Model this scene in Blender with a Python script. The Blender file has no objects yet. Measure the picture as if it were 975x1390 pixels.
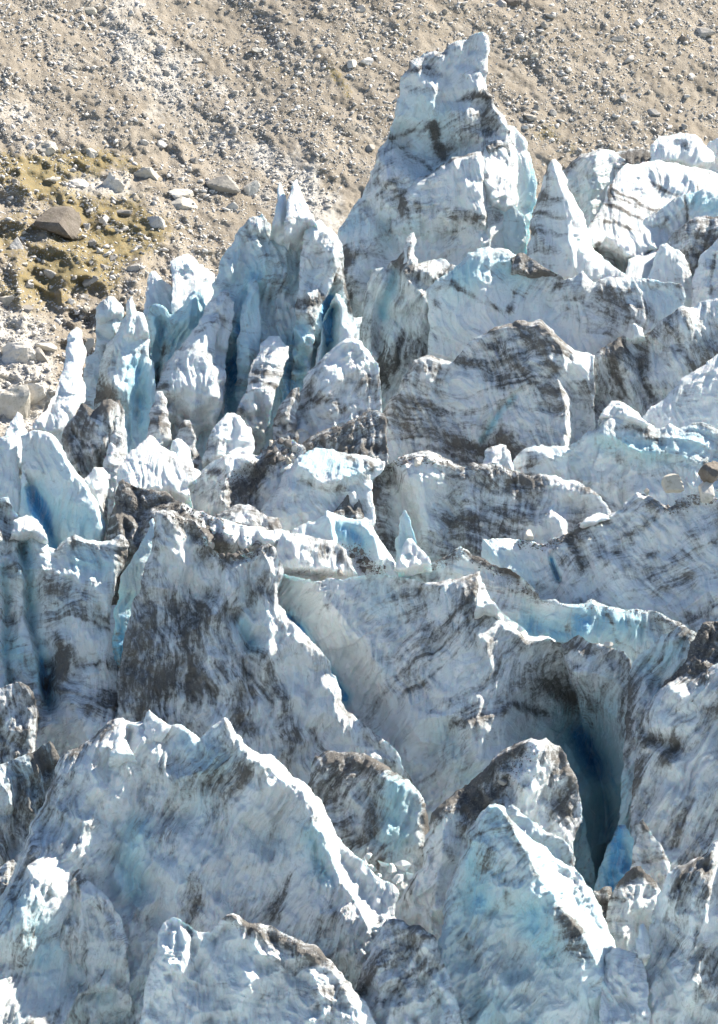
# Icefall of a glacier below a scree slope, built serac by serac.
import bpy, math, random
import numpy as np
from mathutils import Vector, Matrix, Euler

SC = bpy.context.scene
COL = SC.collection
RNG = random.Random(7)
F = 5000.0                      # focal length in units of one photo row
CX, CY = 487.5, 695.0
PITCH = math.radians(14.0)
CAMZ = 90.0
M = 0.06                        # metres of relief per unit of relief
cp, sp = math.cos(PITCH), math.sin(PITCH)
FWD = np.array([0.0, cp, -sp]); RIGHT = np.array([1.0, 0, 0]); UP = np.array([0.0, sp, cp])
CAM = np.array([0.0, 0.0, CAMZ])

def ray(px, py, depth):
    px = np.asarray(px, float); py = np.asarray(py, float); depth = np.asarray(depth, float)
    a = (px - CX) / F * depth; b = -(py - CY) / F * depth
    return CAM + a[..., None] * RIGHT + b[..., None] * UP + depth[..., None] * FWD

# ------------------------------------------------------------------ noise
def hsh(ix, iy, seed):
    h = (ix.astype(np.int64) * 374761393 + iy.astype(np.int64) * 668265263 + seed * 1442695041) & 0xFFFFFFFF
    h = ((h ^ (h >> 13)) * 1274126177) & 0xFFFFFFFF
    h = ((h ^ (h >> 16)) * 2246822519) & 0xFFFFFFFF
    return ((h ^ (h >> 15)) & 0xFFFFFF) / float(0xFFFFFF)

def vnoise(x, y, seed=0):
    ix = np.floor(x); iy = np.floor(y); fx = x - ix; fy = y - iy
    u = fx * fx * fx * (fx * (fx * 6 - 15) + 10); v = fy * fy * fy * (fy * (fy * 6 - 15) + 10)
    a = hsh(ix, iy, seed); b = hsh(ix + 1, iy, seed); c = hsh(ix, iy + 1, seed); d = hsh(ix + 1, iy + 1, seed)
    return (a + (b - a) * u) * (1 - v) + (c + (d - c) * u) * v

def fbm(x, y, seed=0, octs=4, gain=0.5, ridged=False):
    s = np.zeros_like(x); a = 1.0; t = 0.0
    for k in range(octs):
        n = vnoise(x, y, seed + 31 * k)
        if ridged: n = 1 - np.abs(2 * n - 1)
        s += a * n; t += a; a *= gain
        x, y = (x * 1.6 + y * 1.2) + 17.3, (-x * 1.2 + y * 1.6) + 9.1
    return s / t

def facet(x, y, seed=0):
    """piecewise-planar noise: fracture facets with sharp creases"""
    k = 0.36602540378; s = (x + y) * k
    i = np.floor(x + s); j = np.floor(y + s)
    fx = x + s - i; fy = y + s - j
    up = fx > fy
    a = hsh(i, j, seed); d = hsh(i + 1, j + 1, seed)
    b = hsh(i + 1, j, seed); c = hsh(i, j + 1, seed)
    return np.where(up, a * (1 - fx) + b * (fx - fy) + d * fy, a * (1 - fy) + c * (fy - fx) + d * fx)

def sstep(a, b, x):
    t = np.clip((x - a) / (b - a), 0, 1)
    return t * t * (3 - 2 * t)

def polydist(px, py, pts):
    """distance to an open polyline, with the side (+ = to the right of a line drawn downwards) and position along it"""
    best = np.full(px.shape, 1e9); side = np.zeros(px.shape); along = np.zeros(px.shape)
    n = len(pts) - 1
    for k in range(n):
        (x0, y0), (x1, y1) = pts[k], pts[k + 1]
        dx, dy = x1 - x0, y1 - y0; L = dx * dx + dy * dy + 1e-9
        t = np.clip(((px - x0) * dx + (py - y0) * dy) / L, 0, 1)
        ex = px - x0 - t * dx; ey = py - y0 - t * dy
        d = np.hypot(ex, ey); m = d < best
        best = np.where(m, d, best)
        side = np.where(m, np.where(dx * (py - y0) - dy * (px - x0) < 0, 1.0, -1.0), side)
        along = np.where(m, (k + t) / n, along)
    return best, side, along

def inside(px, py, pts):
    r = np.zeros(px.shape, bool); n = len(pts)
    for k in range(n):
        x0, y0 = pts[k]; x1, y1 = pts[(k + 1) % n]
        if y0 == y1: continue
        c = (y0 > py) != (y1 > py)
        r ^= c & (px < (x1 - x0) * (py - y0) / (y1 - y0) + x0)
    return r

# ------------------------------------------------------------------ object helpers
def tag(o, label=None, cat=None, group=None, kind=None):
    if label: o['label'] = label
    if cat: o['category'] = cat
    if group: o['group'] = group
    if kind: o['kind'] = kind
    return o

def mesh_obj(name, V, Q, mat, origin, parent=None, attrs=None, uv=None, run=None, smooth=True, ngon=4):
    me = bpy.data.meshes.new(name)
    nv, nf = len(V), len(Q)
    me.vertices.add(nv); me.vertices.foreach_set('co', (V - origin).astype(np.float32).ravel())
    me.loops.add(nf * ngon); me.loops.foreach_set('vertex_index', Q.astype(np.int32).ravel())
    me.polygons.add(nf)
    me.polygons.foreach_set('loop_start', np.arange(0, nf * ngon, ngon, dtype=np.int32))
    if smooth: me.polygons.foreach_set('use_smooth', np.ones(nf, bool))
    for k, a in (attrs or {}).items():
        at = me.attributes.new(k, 'FLOAT', 'POINT'); at.data.foreach_set('value', a.astype(np.float32))
    if uv is not None:
        at = me.attributes.new('flow', 'FLOAT_VECTOR', 'POINT'); at.data.foreach_set('vector', uv.astype(np.float32).ravel())
    if run is not None:
        at = me.attributes.new('run', 'FLOAT_VECTOR', 'POINT'); at.data.foreach_set('vector', run.astype(np.float32).ravel())
    me.update(calc_edges=True); me.validate()
    me.materials.append(mat)
    o = bpy.data.objects.new(name, me); COL.objects.link(o)
    if parent is not None:
        o.parent = parent[0]; o.location = Vector(origin - parent[1])
    else:
        o.location = Vector(origin)
    return o

# ------------------------------------------------------------------ materials
class NT:
    def __init__(s, name):
        s.m = bpy.data.materials.new(name); s.m.use_nodes = True; s.t = s.m.node_tree
        s.t.nodes.clear()
    def n(s, typ, **kw):
        o = s.t.nodes.new(typ)
        for k, v in kw.items():
            if k.startswith('i_'): o.inputs[k[2:].replace('_', ' ')].default_value = v
            else: setattr(o, k, v)
        return o
    def l(s, a, b): s.t.links.new(a, b)
    def math(s, op, a, b=None, clamp=False):
        o = s.n('ShaderNodeMath', operation=op, use_clamp=clamp)
        for k, v in enumerate((a, b)):
            if v is None: continue
            if isinstance(v, (int, float)): o.inputs[k].default_value = v
            else: s.l(v, o.inputs[k])
        return o.outputs[0]
    def ss(s, x, lo, hi):
        o = s.n('ShaderNodeMapRange', interpolation_type='SMOOTHSTEP')
        s.l(x, o.inputs['Value'])
        for k, v in (('From Min', lo), ('From Max', hi)):
            if isinstance(v, (int, float)): o.inputs[k].default_value = v
            else: s.l(v, o.inputs[k])
        return o.outputs['Result']
    def mix(s, f, a, b):
        o = s.n('ShaderNodeMix', data_type='RGBA')
        if isinstance(f, (int, float)): o.inputs[0].default_value = f
        else: s.l(f, o.inputs[0])
        for k, v in ((6, a), (7, b)):
            if isinstance(v, tuple): o.inputs[k].default_value = (*v, 1)
            else: s.l(v, o.inputs[k])
        return o.outputs[2]
    def noise(s, vec, scale, detail=4, rough=0.55, dist=0.0, sc=(1, 1, 1), typ='FBM'):
        mp = s.n('ShaderNodeMapping'); mp.inputs['Scale'].default_value = sc
        s.l(vec, mp.inputs['Vector'])
        o = s.n('ShaderNodeTexNoise', noise_type=typ, normalize=True)
        o.inputs['Scale'].default_value = scale; o.inputs['Detail'].default_value = detail
        o.inputs['Roughness'].default_value = rough; o.inputs['Distortion'].default_value = dist
        s.l(mp.outputs[0], o.inputs['Vector'])
        return o.outputs['Fac']
    def attr(s, name):
        return s.n('ShaderNodeAttribute', attribute_name=name)

def ice_material():
    s = NT('glacier_ice')
    pos = s.n('ShaderNodeNewGeometry').outputs['Position']
    flow = s.attr('flow').outputs['Vector']
    dirt = s.attr('dirt').outputs['Fac']; clear = s.attr('clear').outputs['Fac']
    # strata: thin wavering lines along the flow direction (metres)
    st1 = s.noise(flow, 1.0, 5, 0.6, 0.6, sc=(0.10, 0.9, 1))
    st2 = s.noise(flow, 1.0, 4, 0.65, 0.4, sc=(0.35, 3.2, 1))
    blot = s.noise(pos, 0.45, 6, 0.62, 0.5)
    fine = s.noise(pos, 2.6, 6, 0.68, 0.4)
    grit = s.noise(pos, 9.0, 4, 0.7)
    run = s.attr('run').outputs['Vector']
    rn = s.noise(run, 1.0, 5, 0.62, 0.5, sc=(0.22, 2.2, 1))
    cov = s.math('ADD', s.math('MULTIPLY', st1, 0.32), s.math('MULTIPLY', st2, 0.16))
    cov = s.math('ADD', cov, s.math('MULTIPLY', rn, 0.17))
    cov = s.math('ADD', cov, s.math('MULTIPLY', blot, 0.18))
    cov = s.math('ADD', cov, s.math('MULTIPLY', fine, 0.17))
    cov = s.math('ADD', s.math('MULTIPLY', s.math('SUBTRACT', cov, 0.5), 2.6), 0.5)
    thr = s.math('SUBTRACT', 0.80, s.math('MULTIPLY', dirt, 0.48))
    film = s.ss(cov, s.math('SUBTRACT', thr, 0.16), s.math('ADD', thr, 0.14))
    film = s.math('MULTIPLY', film, s.ss(grit, 0.22, 0.5))
    thick = s.ss(s.math('ADD', cov, s.math('MULTIPLY', s.math('SUBTRACT', fine, 0.5), 0.25)), s.math('ADD', thr, 0.02), s.math('ADD', thr, 0.24))
    # dark hairlines
    hl = s.math('ABSOLUTE', s.math('SUBTRACT', s.noise(flow, 1.0, 3, 0.5, 1.0, sc=(0.16, 1.1, 1)), 0.5))
    hair = s.math('SUBTRACT', 1.0, s.ss(hl, 0.0, 0.016))
    hl2 = s.math('ABSOLUTE', s.math('SUBTRACT', s.noise(flow, 1.0, 4, 0.6, 0.5, sc=(0.22, 2.4, 1)), 0.5))
    hair = s.math('MAXIMUM', hair, s.math('MULTIPLY', s.math('SUBTRACT', 1.0, s.ss(hl2, 0.0, 0.03)), 0.28))
    hair = s.math('MULTIPLY', hair, s.math('MULTIPLY', s.ss(blot, 0.44, 0.64), s.ss(dirt, 0.1, 0.5)))
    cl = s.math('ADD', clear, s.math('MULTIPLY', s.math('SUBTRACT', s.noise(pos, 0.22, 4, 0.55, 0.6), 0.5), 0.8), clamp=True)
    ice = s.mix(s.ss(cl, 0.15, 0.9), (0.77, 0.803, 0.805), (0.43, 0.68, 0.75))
    ice = s.mix(s.ss(cl, 0.78, 1.0), ice, (0.12, 0.36, 0.60))  # deep clear-ice blue, also painted in to darken the hole
    ice = s.mix(s.math('MULTIPLY', s.ss(rn, 0.45, 0.7), 0.4), ice, (0.57, 0.615, 0.63))
    ice = s.mix(s.math('MULTIPLY', s.ss(fine, 0.52, 0.75), 0.35), ice, (0.48, 0.53, 0.56))
    dcol = s.mix(s.ss(blot, 0.35, 0.65), (0.048, 0.045, 0.044), (0.155, 0.14, 0.122))
    dcol = s.mix(s.math('MULTIPLY', s.ss(grit, 0.45, 0.62), 0.6), dcol, (0.22, 0.20, 0.175))
    col = s.mix(s.math('MULTIPLY', film, 0.66), ice, (0.175, 0.172, 0.17))
    col = s.mix(s.math('MULTIPLY', hair, 0.6), col, (0.08, 0.055, 0.055))
    col = s.mix(s.math('MULTIPLY', thick, 0.88), col, dcol)
    # gloss is lower where dirt lies
    rough = s.math('ADD', 0.27, s.math('MULTIPLY', s.math('MAXIMUM', film, thick), 0.45))
    bh = s.math('ADD', s.math('MULTIPLY', fine, 0.30), s.math('MULTIPLY', grit, 0.20))
    bh = s.math('ADD', bh, s.math('MULTIPLY', rn, 0.35))
    bh = s.math('ADD', bh, s.math('MULTIPLY', s.math('MULTIPLY', thick, grit), 0.12))
    bh = s.math('ADD', bh, s.math('MULTIPLY', s.noise(run, 1.0, 5, 0.7, 0.2, sc=(1.2, 5.0, 1)), 0.25))
    bump = s.n('ShaderNodeBump'); bump.inputs['Strength'].default_value = 1.0; bump.inputs['Distance'].default_value = 0.55
    s.l(bh, bump.inputs['Height'])
    b = s.n('ShaderNodeBsdfPrincipled')
    s.l(col, b.inputs['Base Color']); s.l(rough, b.inputs['Roughness']); s.l(bump.outputs[0], b.inputs['Normal'])
    b.inputs['IOR'].default_value = 1.31; b.inputs['Specular IOR Level'].default_value = 0.5
    sw = s.math('MULTIPLY', s.math('SUBTRACT', 1.0, s.math('MAXIMUM', film, thick), clamp=True), SSS_W)
    s.l(sw, b.inputs['Subsurface Weight'])
    b.inputs['Subsurface Radius'].default_value = (0.35, 0.85, 1.1); b.inputs['Subsurface Scale'].default_value = 0.18
    out = s.n('ShaderNodeOutputMaterial'); s.l(b.outputs[0], out.inputs['Surface'])
    return s.m

def rock_material(name, a, b_, c, scale=1.0, lichen=0.0):
    s = NT(name)
    tc = s.n('ShaderNodeTexCoord').outputs['Object']
    rnd = s.n('ShaderNodeObjectInfo').outputs['Random']
    at = s.attr('tone').outputs['Fac']
    geo = s.n('ShaderNodeNewGeometry').outputs['Position']
    n1 = s.noise(geo, 0.9 * scale, 5, 0.6, 0.3); n2 = s.noise(geo, 6 * scale, 5, 0.7)
    t = s.math('ADD', s.math('MULTIPLY', n1, 0.9), s.math('MULTIPLY', s.math('SUBTRACT', s.math('ADD', rnd, at), 0.6), 0.5))
    col = s.mix(s.ss(t, 0.2, 0.8), a, b_)
    col = s.mix(s.math('MULTIPLY', s.ss(n2, 0.5, 0.72), 0.6), col, c)
    if lichen:
        col = s.mix(s.math('MULTIPLY', s.ss(s.noise(geo, 1.7, 4, 0.6), 0.56, 0.68), lichen), col, (0.10, 0.10, 0.05))
    b = s.n('ShaderNodeBsdfPrincipled'); b.inputs['Roughness'].default_value = 0.85; b.inputs['Specular IOR Level'].default_value = 0.25
    bump = s.n('ShaderNodeBump'); bump.inputs['Strength'].default_value = 0.7; bump.inputs['Distance'].default_value = 0.08
    s.l(s.math('ADD', n2, n1), bump.inputs['Height']); s.l(bump.outputs[0], b.inputs['Normal'])
    s.l(col, b.inputs['Base Color'])
    out = s.n('ShaderNodeOutputMaterial'); s.l(b.outputs[0], out.inputs['Surface'])
    return s.m

def slope_material():
    s = NT('scree_ground')
    pos = s.n('ShaderNodeNewGeometry').outputs['Position']
    pale = s.attr('pale').outputs['Fac']; moss = s.attr('moss').outputs['Fac']
    n1 = s.noise(s.attr('fall').outputs['Vector'], 1.0, 6, 0.66, 0.4, sc=(0.9, 0.12, 1)); n2 = s.noise(pos, 3.0, 6, 0.7); n3 = s.noise(pos, 11.0, 3, 0.7)
    col = s.mix(s.ss(n1, 0.35, 0.65), (0.20, 0.172, 0.135), (0.30, 0.265, 0.218))
    col = s.mix(s.math('MULTIPLY', s.ss(n3, 0.5, 0.7), 0.7), col, (0.43, 0.40, 0.35))
    col = s.mix(s.math('MULTIPLY', s.ss(n3, 0.5, 0.3), 0.7), col, (0.16, 0.135, 0.105))
    col = s.mix(s.ss(s.math('ADD', pale, s.math('MULTIPLY', s.math('SUBTRACT', n2, 0.5), 0.9)), 0.35, 0.75), col, (0.46, 0.44, 0.405))
    mm = s.ss(s.math('ADD', moss, s.math('MULTIPLY', s.math('SUBTRACT', n2, 0.5), 1.8)), 0.30, 0.62)
    mc = s.mix(s.ss(n2, 0.42, 0.6), (0.20, 0.14, 0.05), (0.32, 0.21, 0.055))
    mc = s.mix(s.ss(n3, 0.42, 0.56), mc, (0.155, 0.145, 0.07))
    col = s.mix(s.math('MULTIPLY', mm, 0.72), col, mc)
    b = s.n('ShaderNodeBsdfPrincipled'); b.inputs['Roughness'].default_value = 0.95; b.inputs['Specular IOR Level'].default_value = 0.1
    bump = s.n('ShaderNodeBump'); bump.inputs['Strength'].default_value = 0.8; bump.inputs['Distance'].default_value = 0.15
    s.l(s.math('ADD', n2, s.math('MULTIPLY', n3, 0.5)), bump.inputs['Height']); s.l(bump.outputs[0], b.inputs['Normal'])
    s.l(col, b.inputs['Base Color'])
    out = s.n('ShaderNodeOutputMaterial'); s.l(b.outputs[0], out.inputs['Surface'])
    return s.m

SSS_W = 0.40
ICE = ice_material()
ROCK = rock_material('grey_rock', (0.30, 0.28, 0.25), (0.58, 0.56, 0.53), (0.20, 0.18, 0.16), 1.0, 0.25)
PALE_ROCK = rock_material('pale_rock', (0.46, 0.43, 0.37), (0.64, 0.61, 0.56), (0.28, 0.25, 0.20), 0.8, 0.35)
DARK_ROCK = rock_material('dark_rock', (0.10, 0.085, 0.07), (0.20, 0.175, 0.15), (0.28, 0.26, 0.23), 0.8, 0.2)
GRIT = rock_material('moraine_grit', (0.10, 0.092, 0.085), (0.27, 0.25, 0.225), (0.36, 0.33, 0.30), 1.5)
SLOPE = slope_material()

# ------------------------------------------------------------------ ice bodies
STEP = 1.5
BODY = {}

def ice(key, name, D, pts, bot, label=None, cat=None, group=None, part_of=None, kids_label=None,
        lean=0.06, tilt=0.0, shoulder=(12, 9), back=60, rough=1.0, fac=(55, 9), flute=(1.5, 90),
        strata=0.0, relief=(), roofs=(), dirt=0.25, dirt_shade=(), clear=0.1, clear_shade=(), crest_dirt=0.14, wob=1.0, hole=None, seed=None, smooth_ice=0.0):
    seed = seed or (sum(ord(c) * (i + 3) for i, c in enumerate(key)) % 9973)
    x0 = min(p[0] for p in pts); x1 = max(p[0] for p in pts); y0 = min(p[1] for p in pts)
    poly = list(pts) + [(pts[-1][0] + 6, bot), (pts[0][0] - 6, bot)]
    h = STEP
    gx = np.arange(x0 - 14, x1 + 14 + h, h); gy = np.arange(y0 - 10, bot + 6 + h, h)
    X, Y = np.meshgrid(gx, gy)
    # ragged outline
    wx = (fbm(X / 16, Y / 16, seed + 1, 4) - 0.5) * 9 * wob
    wy = (fbm(X / 16, Y / 16, seed + 2, 4) - 0.5) * 9 * wob
    qx, qy = X + wx, Y + wy
    ins = inside(qx, qy, poly)
    closed = poly + [poly[0]]
    dall, _, _ = polydist(qx, qy, closed)
    dcr, _, _ = polydist(qx, qy, pts)
    if hole:
        hx, hy, hr = hole
        hd = np.hypot(qx - hx, (qy - hy) * 0.8) - hr
        ins &= hd > 0; dall = np.minimum(dall, np.abs(hd)); dcr = np.minimum(dcr, np.abs(hd))
    sd = np.where(ins, dall, -dall)
    keep = sd > -h * 1.05
    # snap outer vertices onto the outline
    gyy, gxx = np.gradient(sd, h)
    gn = np.maximum(gxx * gxx + gyy * gyy, 0.25)
    mv = np.where(sd < 0, -sd / gn, 0.0)
    Xs = X + np.clip(gxx * mv, -h, h); Ys = Y + np.clip(gyy * mv, -h, h)
    d = np.maximum(sd, 0); dc = np.where(sd > 0, dcr, 0)
    # relief towards the viewer (in relief units)
    A, r = shoulder[0] * 0.55, shoulder[1] * 0.8
    f = A * (1 - np.exp(-dc / r))
    edge = np.clip(d / 14, 0, 1)
    S, am = fac
    w1 = (fbm(X / 40, Y / 40, seed + 5, 3) - 0.5) * 26; w2 = (fbm(X / 40, Y / 40, seed + 6, 3) - 0.5) * 26
    fx = X + w1; fy = Y + w2
    n = (facet(fx / S, fy / S / 1.4, seed + 7) - 0.5) * 2.3 * am
    n += (facet(fx / S * 2.3 + 5, fy / S * 1.8, seed + 8) - 0.5) * am * 1.2
    n += (fbm(X / 34, Y / 34, seed + 10, 5, 0.62, True) - 0.6) * 4.2 * rough
    n += (facet(X / 21 + w2 * .03, Y / 25 + w1 * .03, seed + 29) - 0.5) * 6.5 * rough
    n += (facet(X / 9 + w1 * .03, Y / 10.5 + w2 * .03, seed + 30) - 0.5) * 2.6 * rough
    n += (fbm(X / 6, Y / 6, seed + 11, 2) - 0.5) * 1.4 * rough
    # broken layer edges
    cs, sn = math.cos(math.radians(strata)), math.sin(math.radians(strata))
    lay = -X * sn + Y * cs + (fbm(X / 90, Y / 90, seed + 24, 3) - 0.5) * 60 + (fbm(X / 20, Y / 20, seed + 25, 2) - 0.5) * 8
    lm = sstep(0.42, 0.62, fbm(X / 45, Y / 45, seed + 26, 2))
    n += (np.abs((lay / 27) % 1 - 0.25) - 0.35) * 5.0 * rough * lm
    n += ((lay / 11 + 0.3) % 1 - 0.5) * 1.5 * rough * lm
    fa, fang = flute
    ca, sa = math.cos(math.radians(fang)), math.sin(math.radians(fang))
    al = X * ca + Y * sa; ac = -X * sa + Y * ca
    ac = ac + (fbm(X / 60, Y / 60, seed + 14, 2) - 0.5) * 40
    n += (facet((al + w1) / 26 + 3, (ac + w2 * .5) / 11, seed + 9) - 0.5) * 4.4 * rough
    n += (facet(al / 13 + w1 * .05, ac / 5.5 + w2 * .05, seed + 19) - 0.5) * 1.9 * rough
    n += (fbm(al / 70, ac / 13, seed + 12, 3, 0.55, True) - 0.6) * 3.4 * fa
    n += (fbm(al / 22, ac / 5, seed + 13, 2) - 0.5) * 2.2 * fa
    if smooth_ice: n *= (1 - smooth_ice)
    f = f + n * edge
    for st in relief:
        pl, amp, wl, wr = st[:4]
        dd, side, _ = polydist(X + w1 * 0.35, Y + w2 * 0.35, pl)
        w = np.where(side > 0, wr, wl)
        f = f + amp * np.clip(1 - dd / w, 0, 1) * np.clip(d / 5, 0, 1)
    for pa, a_, pb, b_, sd_ in roofs:      # a folded facet: rises from line A, drops away to line B
        da, _, _ = polydist(X + w1 * 0.4, Y + w2 * 0.4, pa); db, sb, _ = polydist(X + w1 * 0.4, Y + w2 * 0.4, pb)
        f = f + np.where(sb * sd_ > 0, np.minimum(a_ * da, b_ * db), 0) * np.clip(d / 5, 0, 1)
    if part_of or lean >= 0.25:
        hgt = bot - y0; foot = fbm(X / 34, Y / 34, seed + 23, 3) * 0.3 * hgt
        f = f - (60 + (lean + 0.12) * hgt) * sstep(bot - (0.55 if part_of else 0.35) * hgt, bot - 0.02 * hgt, Y + foot) ** 1.5
    mid = (Y - y0) * lean + (X - (x0 + x1) / 2) * tilt
    front = mid + f
    bk = mid - back * (1 - np.exp(-d / (back * 0.6))) - (facet(fx / 40, fy / 40, seed + 21)) * 12 * edge - 0.4 * edge
    bk = np.minimum(bk, front - min(45, back * 0.8) * edge)
    # strata coordinates
    cs, sn = math.cos(math.radians(strata)), math.sin(math.radians(strata))
    wv = (fbm(X / 120, Y / 120, seed + 15, 3) - 0.5) * 62 + (fbm(X / 35, Y / 35, seed + 16, 3) - 0.5) * 14
    U = (X * cs + Y * sn) * M + seed; Vv = (-X * sn + Y * cs + wv + front * 0.5) * M
    flow = np.stack([U, Vv, np.full_like(U, seed * 0.37)], -1)
    # dirt and clear-ice fields; some strokes put shade into them
    dm = dirt + (fbm(X / 70, Y / 70, seed + 17, 3) - 0.5) * 0.55
    if crest_dirt: dm = dm + crest_dirt * np.exp(-dc / 14.0)
    for pl, w, a in dirt_shade:
        dd, _, _ = polydist(X + w1 * 0.6, Y + w2 * 0.6, pl); dm = dm + a * np.exp(-(dd / w) ** 2)
    cm = clear + (fbm(X / 90, Y / 90, seed + 18, 2) - 0.5) * 0.3
    for pl, w, a in clear_shade:
        dd, _, _ = polydist(X + w1 * 0.3, Y + w2 * 0.3, pl); cm = cm + a * np.exp(-(dd / w) ** 2)
    dm = np.clip(dm, 0, 1.2); cm = np.clip(cm, 0, 1.2)
    # two sheets sharing the outline
    q = keep[:-1, :-1] & keep[1:, :-1] & keep[:-1, 1:] & keep[1:, 1:]
    used = np.zeros_like(keep); used[:-1, :-1] |= q; used[1:, :-1] |= q; used[:-1, 1:] |= q; used[1:, 1:] |= q
    idx = np.full(keep.shape, -1); n1 = int(used.sum()); idx[used] = np.arange(n1)
    rimv = used & (sd <= 0)
    innerv = used & (sd > 0)
    idb = idx.copy(); n2 = int(innerv.sum()); idb[innerv] = n1 + np.arange(n2)
    Vf = ray(Xs[used], Ys[used], D - front[used] * M)
    Vb = ray(Xs[innerv], Ys[innerv], D - bk[innerv] * M)
    V = np.concatenate([Vf, Vb])
    def quads(ii, flip):
        a, b, c, e = ii[:-1, :-1][q], ii[:-1, 1:][q], ii[1:, 1:][q], ii[1:, :-1][q]
        return np.stack([a, e, c, b] if not flip else [a, b, c, e], -1)
    Qf = quads(idx, False); Qb = quads(idb, True)
    same = (Qf == Qb[:, [0, 3, 2, 1]]).all(1)
    Q = np.concatenate([Qf, Qb[~same]])
    cat2 = lambda a: np.concatenate([a[used], a[innerv]])
    uv = np.concatenate([flow[used], flow[innerv]])
    org = ray((x0 + x1) / 2, bot, D)
    par = (BODY[part_of]['obj'], BODY[part_of]['org']) if part_of else None
    rn = np.stack([al * M, ac * M, np.full_like(al, seed * 0.53)], -1)
    o = mesh_obj(name, V, Q, ICE, org, par, {'dirt': cat2(dm), 'clear': cat2(cm)}, uv, np.concatenate([rn[used], rn[innerv]]))
    if part_of:
        if kids_label: o['label'] = kids_label
    else:
        tag(o, label, cat or name.replace('_', ' '), group)
    BODY[key] = dict(obj=o, org=org, gx=gx[0], gy=gy[0], front=front, D=D, ins=ins, h=h)
    return o

def on_ice(key, px, py):
    b = BODY[key]
    i = int(round((py - b['gy']) / b['h'])); j = int(round((px - b['gx']) / b['h']))
    i = min(max(i, 0), b['front'].shape[0] - 1); j = min(max(j, 0), b['front'].shape[1] - 1)
    return ray(px, py, b['D'] - b['front'][i, j] * M), bool(b['ins'][i, j])
# ------------------------------------------------------------------ the far row: spire, cone and pale seracs under the scree
ice('spire', 'ice_spire', 300,
    [(455,345),(461,313),(478,287),(495,261),(506,227),(518,200),(529,178),(538,147),(543,119),(545,104),(556,90),(557,81),(574,73),(591,67),(600,71),(608,61),(637,53),(655,44),(662,48),(666,64),(662,91),(662,119),(669,133),(683,156),(690,170),(693,200),(696,260),(692,320),(690,345)],
    430, 'tallest ice spire with a notched double summit, standing against the scree slope', 'ice spire',
    lean=0.05, shoulder=(9,6), fac=(60,14), back=110, strata=-25, dirt=0.36, clear=0.15,
    relief=[([(545,192),(585,212),(630,212)],-26,34,34),([(560,95),(575,120),(580,160)],12,30,24),([(600,72),(597,100),(592,122),(586,150),(584,172)],9,22,9),
            ([(655,205),(659,250),(664,300),(668,345)],26,60,30),
            ([(664,130),(672,150),(684,175)],10,40,14),
            ([(606,200),(590,180),(575,176),(540,188)],-7,25,25),
            ([(600,140),(640,135),(662,132)],-8,14,14),
            ([(612,205),(640,185),(655,150)],-9,35,20),
            ([(520,220),(500,300),(480,360)],14,30,60)],
    dirt_shade=[([(529,188),(560,178),(586,170),(600,205)],6,0.45),([(530,190),(560,210),(590,228)],5,0.4),([(586,172),(605,210)],5,0.5),  # these strokes also paint the shade of the slab facing away
           ([(625,135),(660,130)],6,0.6),([(545,272),(575,282)],8,0.7),([(505,245),(545,240)],9,0.35),([(556,90),(596,100)],8,0.45),([(546,118),(592,124)],6,0.4),
           ([(600,200),(650,180)],28,0.3),([(470,345),(470,420)],14,0.6),([(600,285),(640,300)],7,0.35)],  # broad upper patch and left-foot stroke paint shade into the dirt
    clear_shade=[([(550,110),(600,200),(580,300)],40,0.25),([(480,310),(520,320)],30,0.3)])
ice('spire_butt', 'lower_buttress', 298.3,
    [(528,330),(536,290),(545,262),(563,243),(590,230),(612,214),(640,205),(653,203),(657,215),(659,260),(664,300),(668,335)], 425,
    part_of='spire', lean=0.05, tilt=0.05, shoulder=(30,10), fac=(50,10), strata=-12, dirt=0.42,
    relief=[([(650,210),(655,260),(662,330)],10,50,8),([(600,235),(610,300),(620,360)],8,40,30)],
    dirt_shade=[([(560,245),(600,222),(645,205)],7,0.45),([(545,262),(552,290),(575,285)],9,0.5),([(610,290),(655,300)],8,0.4)], clear_shade=[([(560,310),(600,330)],30,0.4)])
ice('spire_panel', 'lit_panel', 300.4,
    [(655,300),(655,215),(660,195),(672,176),(686,166),(697,178),(702,215),(704,255),(704,275),(697,300)], 400,
    part_of='spire', lean=0.45, tilt=-0.6, shoulder=(14,12), fac=(40,5), strata=5, dirt=0.14, clear=0.0, rough=0.6)
ice('spire_fin', 'thin_fin', 301.0,
    [(688,330),(690,168),(700,176),(711,187),(721,210),(727,228),(731,246),(729,276),(718,307),(716,345)], 400,
    part_of='spire', lean=0.1, tilt=-0.22, shoulder=(5,6), back=14, fac=(50,4), dirt=0.06, clear=0.42, rough=0.5, clear_shade=[([(725,220),(724,300)],10,0.3)])
ice('spire_hollow', 'scooped_hollow', 298.6,
    [(667,345),(669,300),(675,283),(689,275),(703,279),(712,292),(717,312),(717,340)], 415,
    part_of='spire', lean=0.0, tilt=0.1, shoulder=(5,5), back=20, fac=(60,3), dirt=0.12, clear=0.5, rough=0.45, strata=0)

ice('cone', 'ice_cone', 296,
    [(715,350),(717,333),(721,300),(731,274),(737,243),(742,225),(748,219),(755,217),(761,226),(770,246),(785,277),(797,302),(804,330),(821,353),(847,372)], 430,
    'slender white ice cone with level grey bands, right of the tallest spire', 'ice cone',
    lean=0.16, shoulder=(9,7), fac=(50,5), strata=2, dirt=0.30, clear=0.02, rough=0.7,
    relief=[([(750,218),(764,262),(772,310),(778,360)],34,55,42)],
    dirt_shade=[([(740,232),(756,238)],6,0.35),([(735,262),(762,266)],4,0.3),([(728,290),(770,292)],4,0.35),([(722,318),(770,316)],4,0.3),([(775,250),(810,350)],14,-0.4),([(742,222),(733,270)],5,0.4)])

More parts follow.
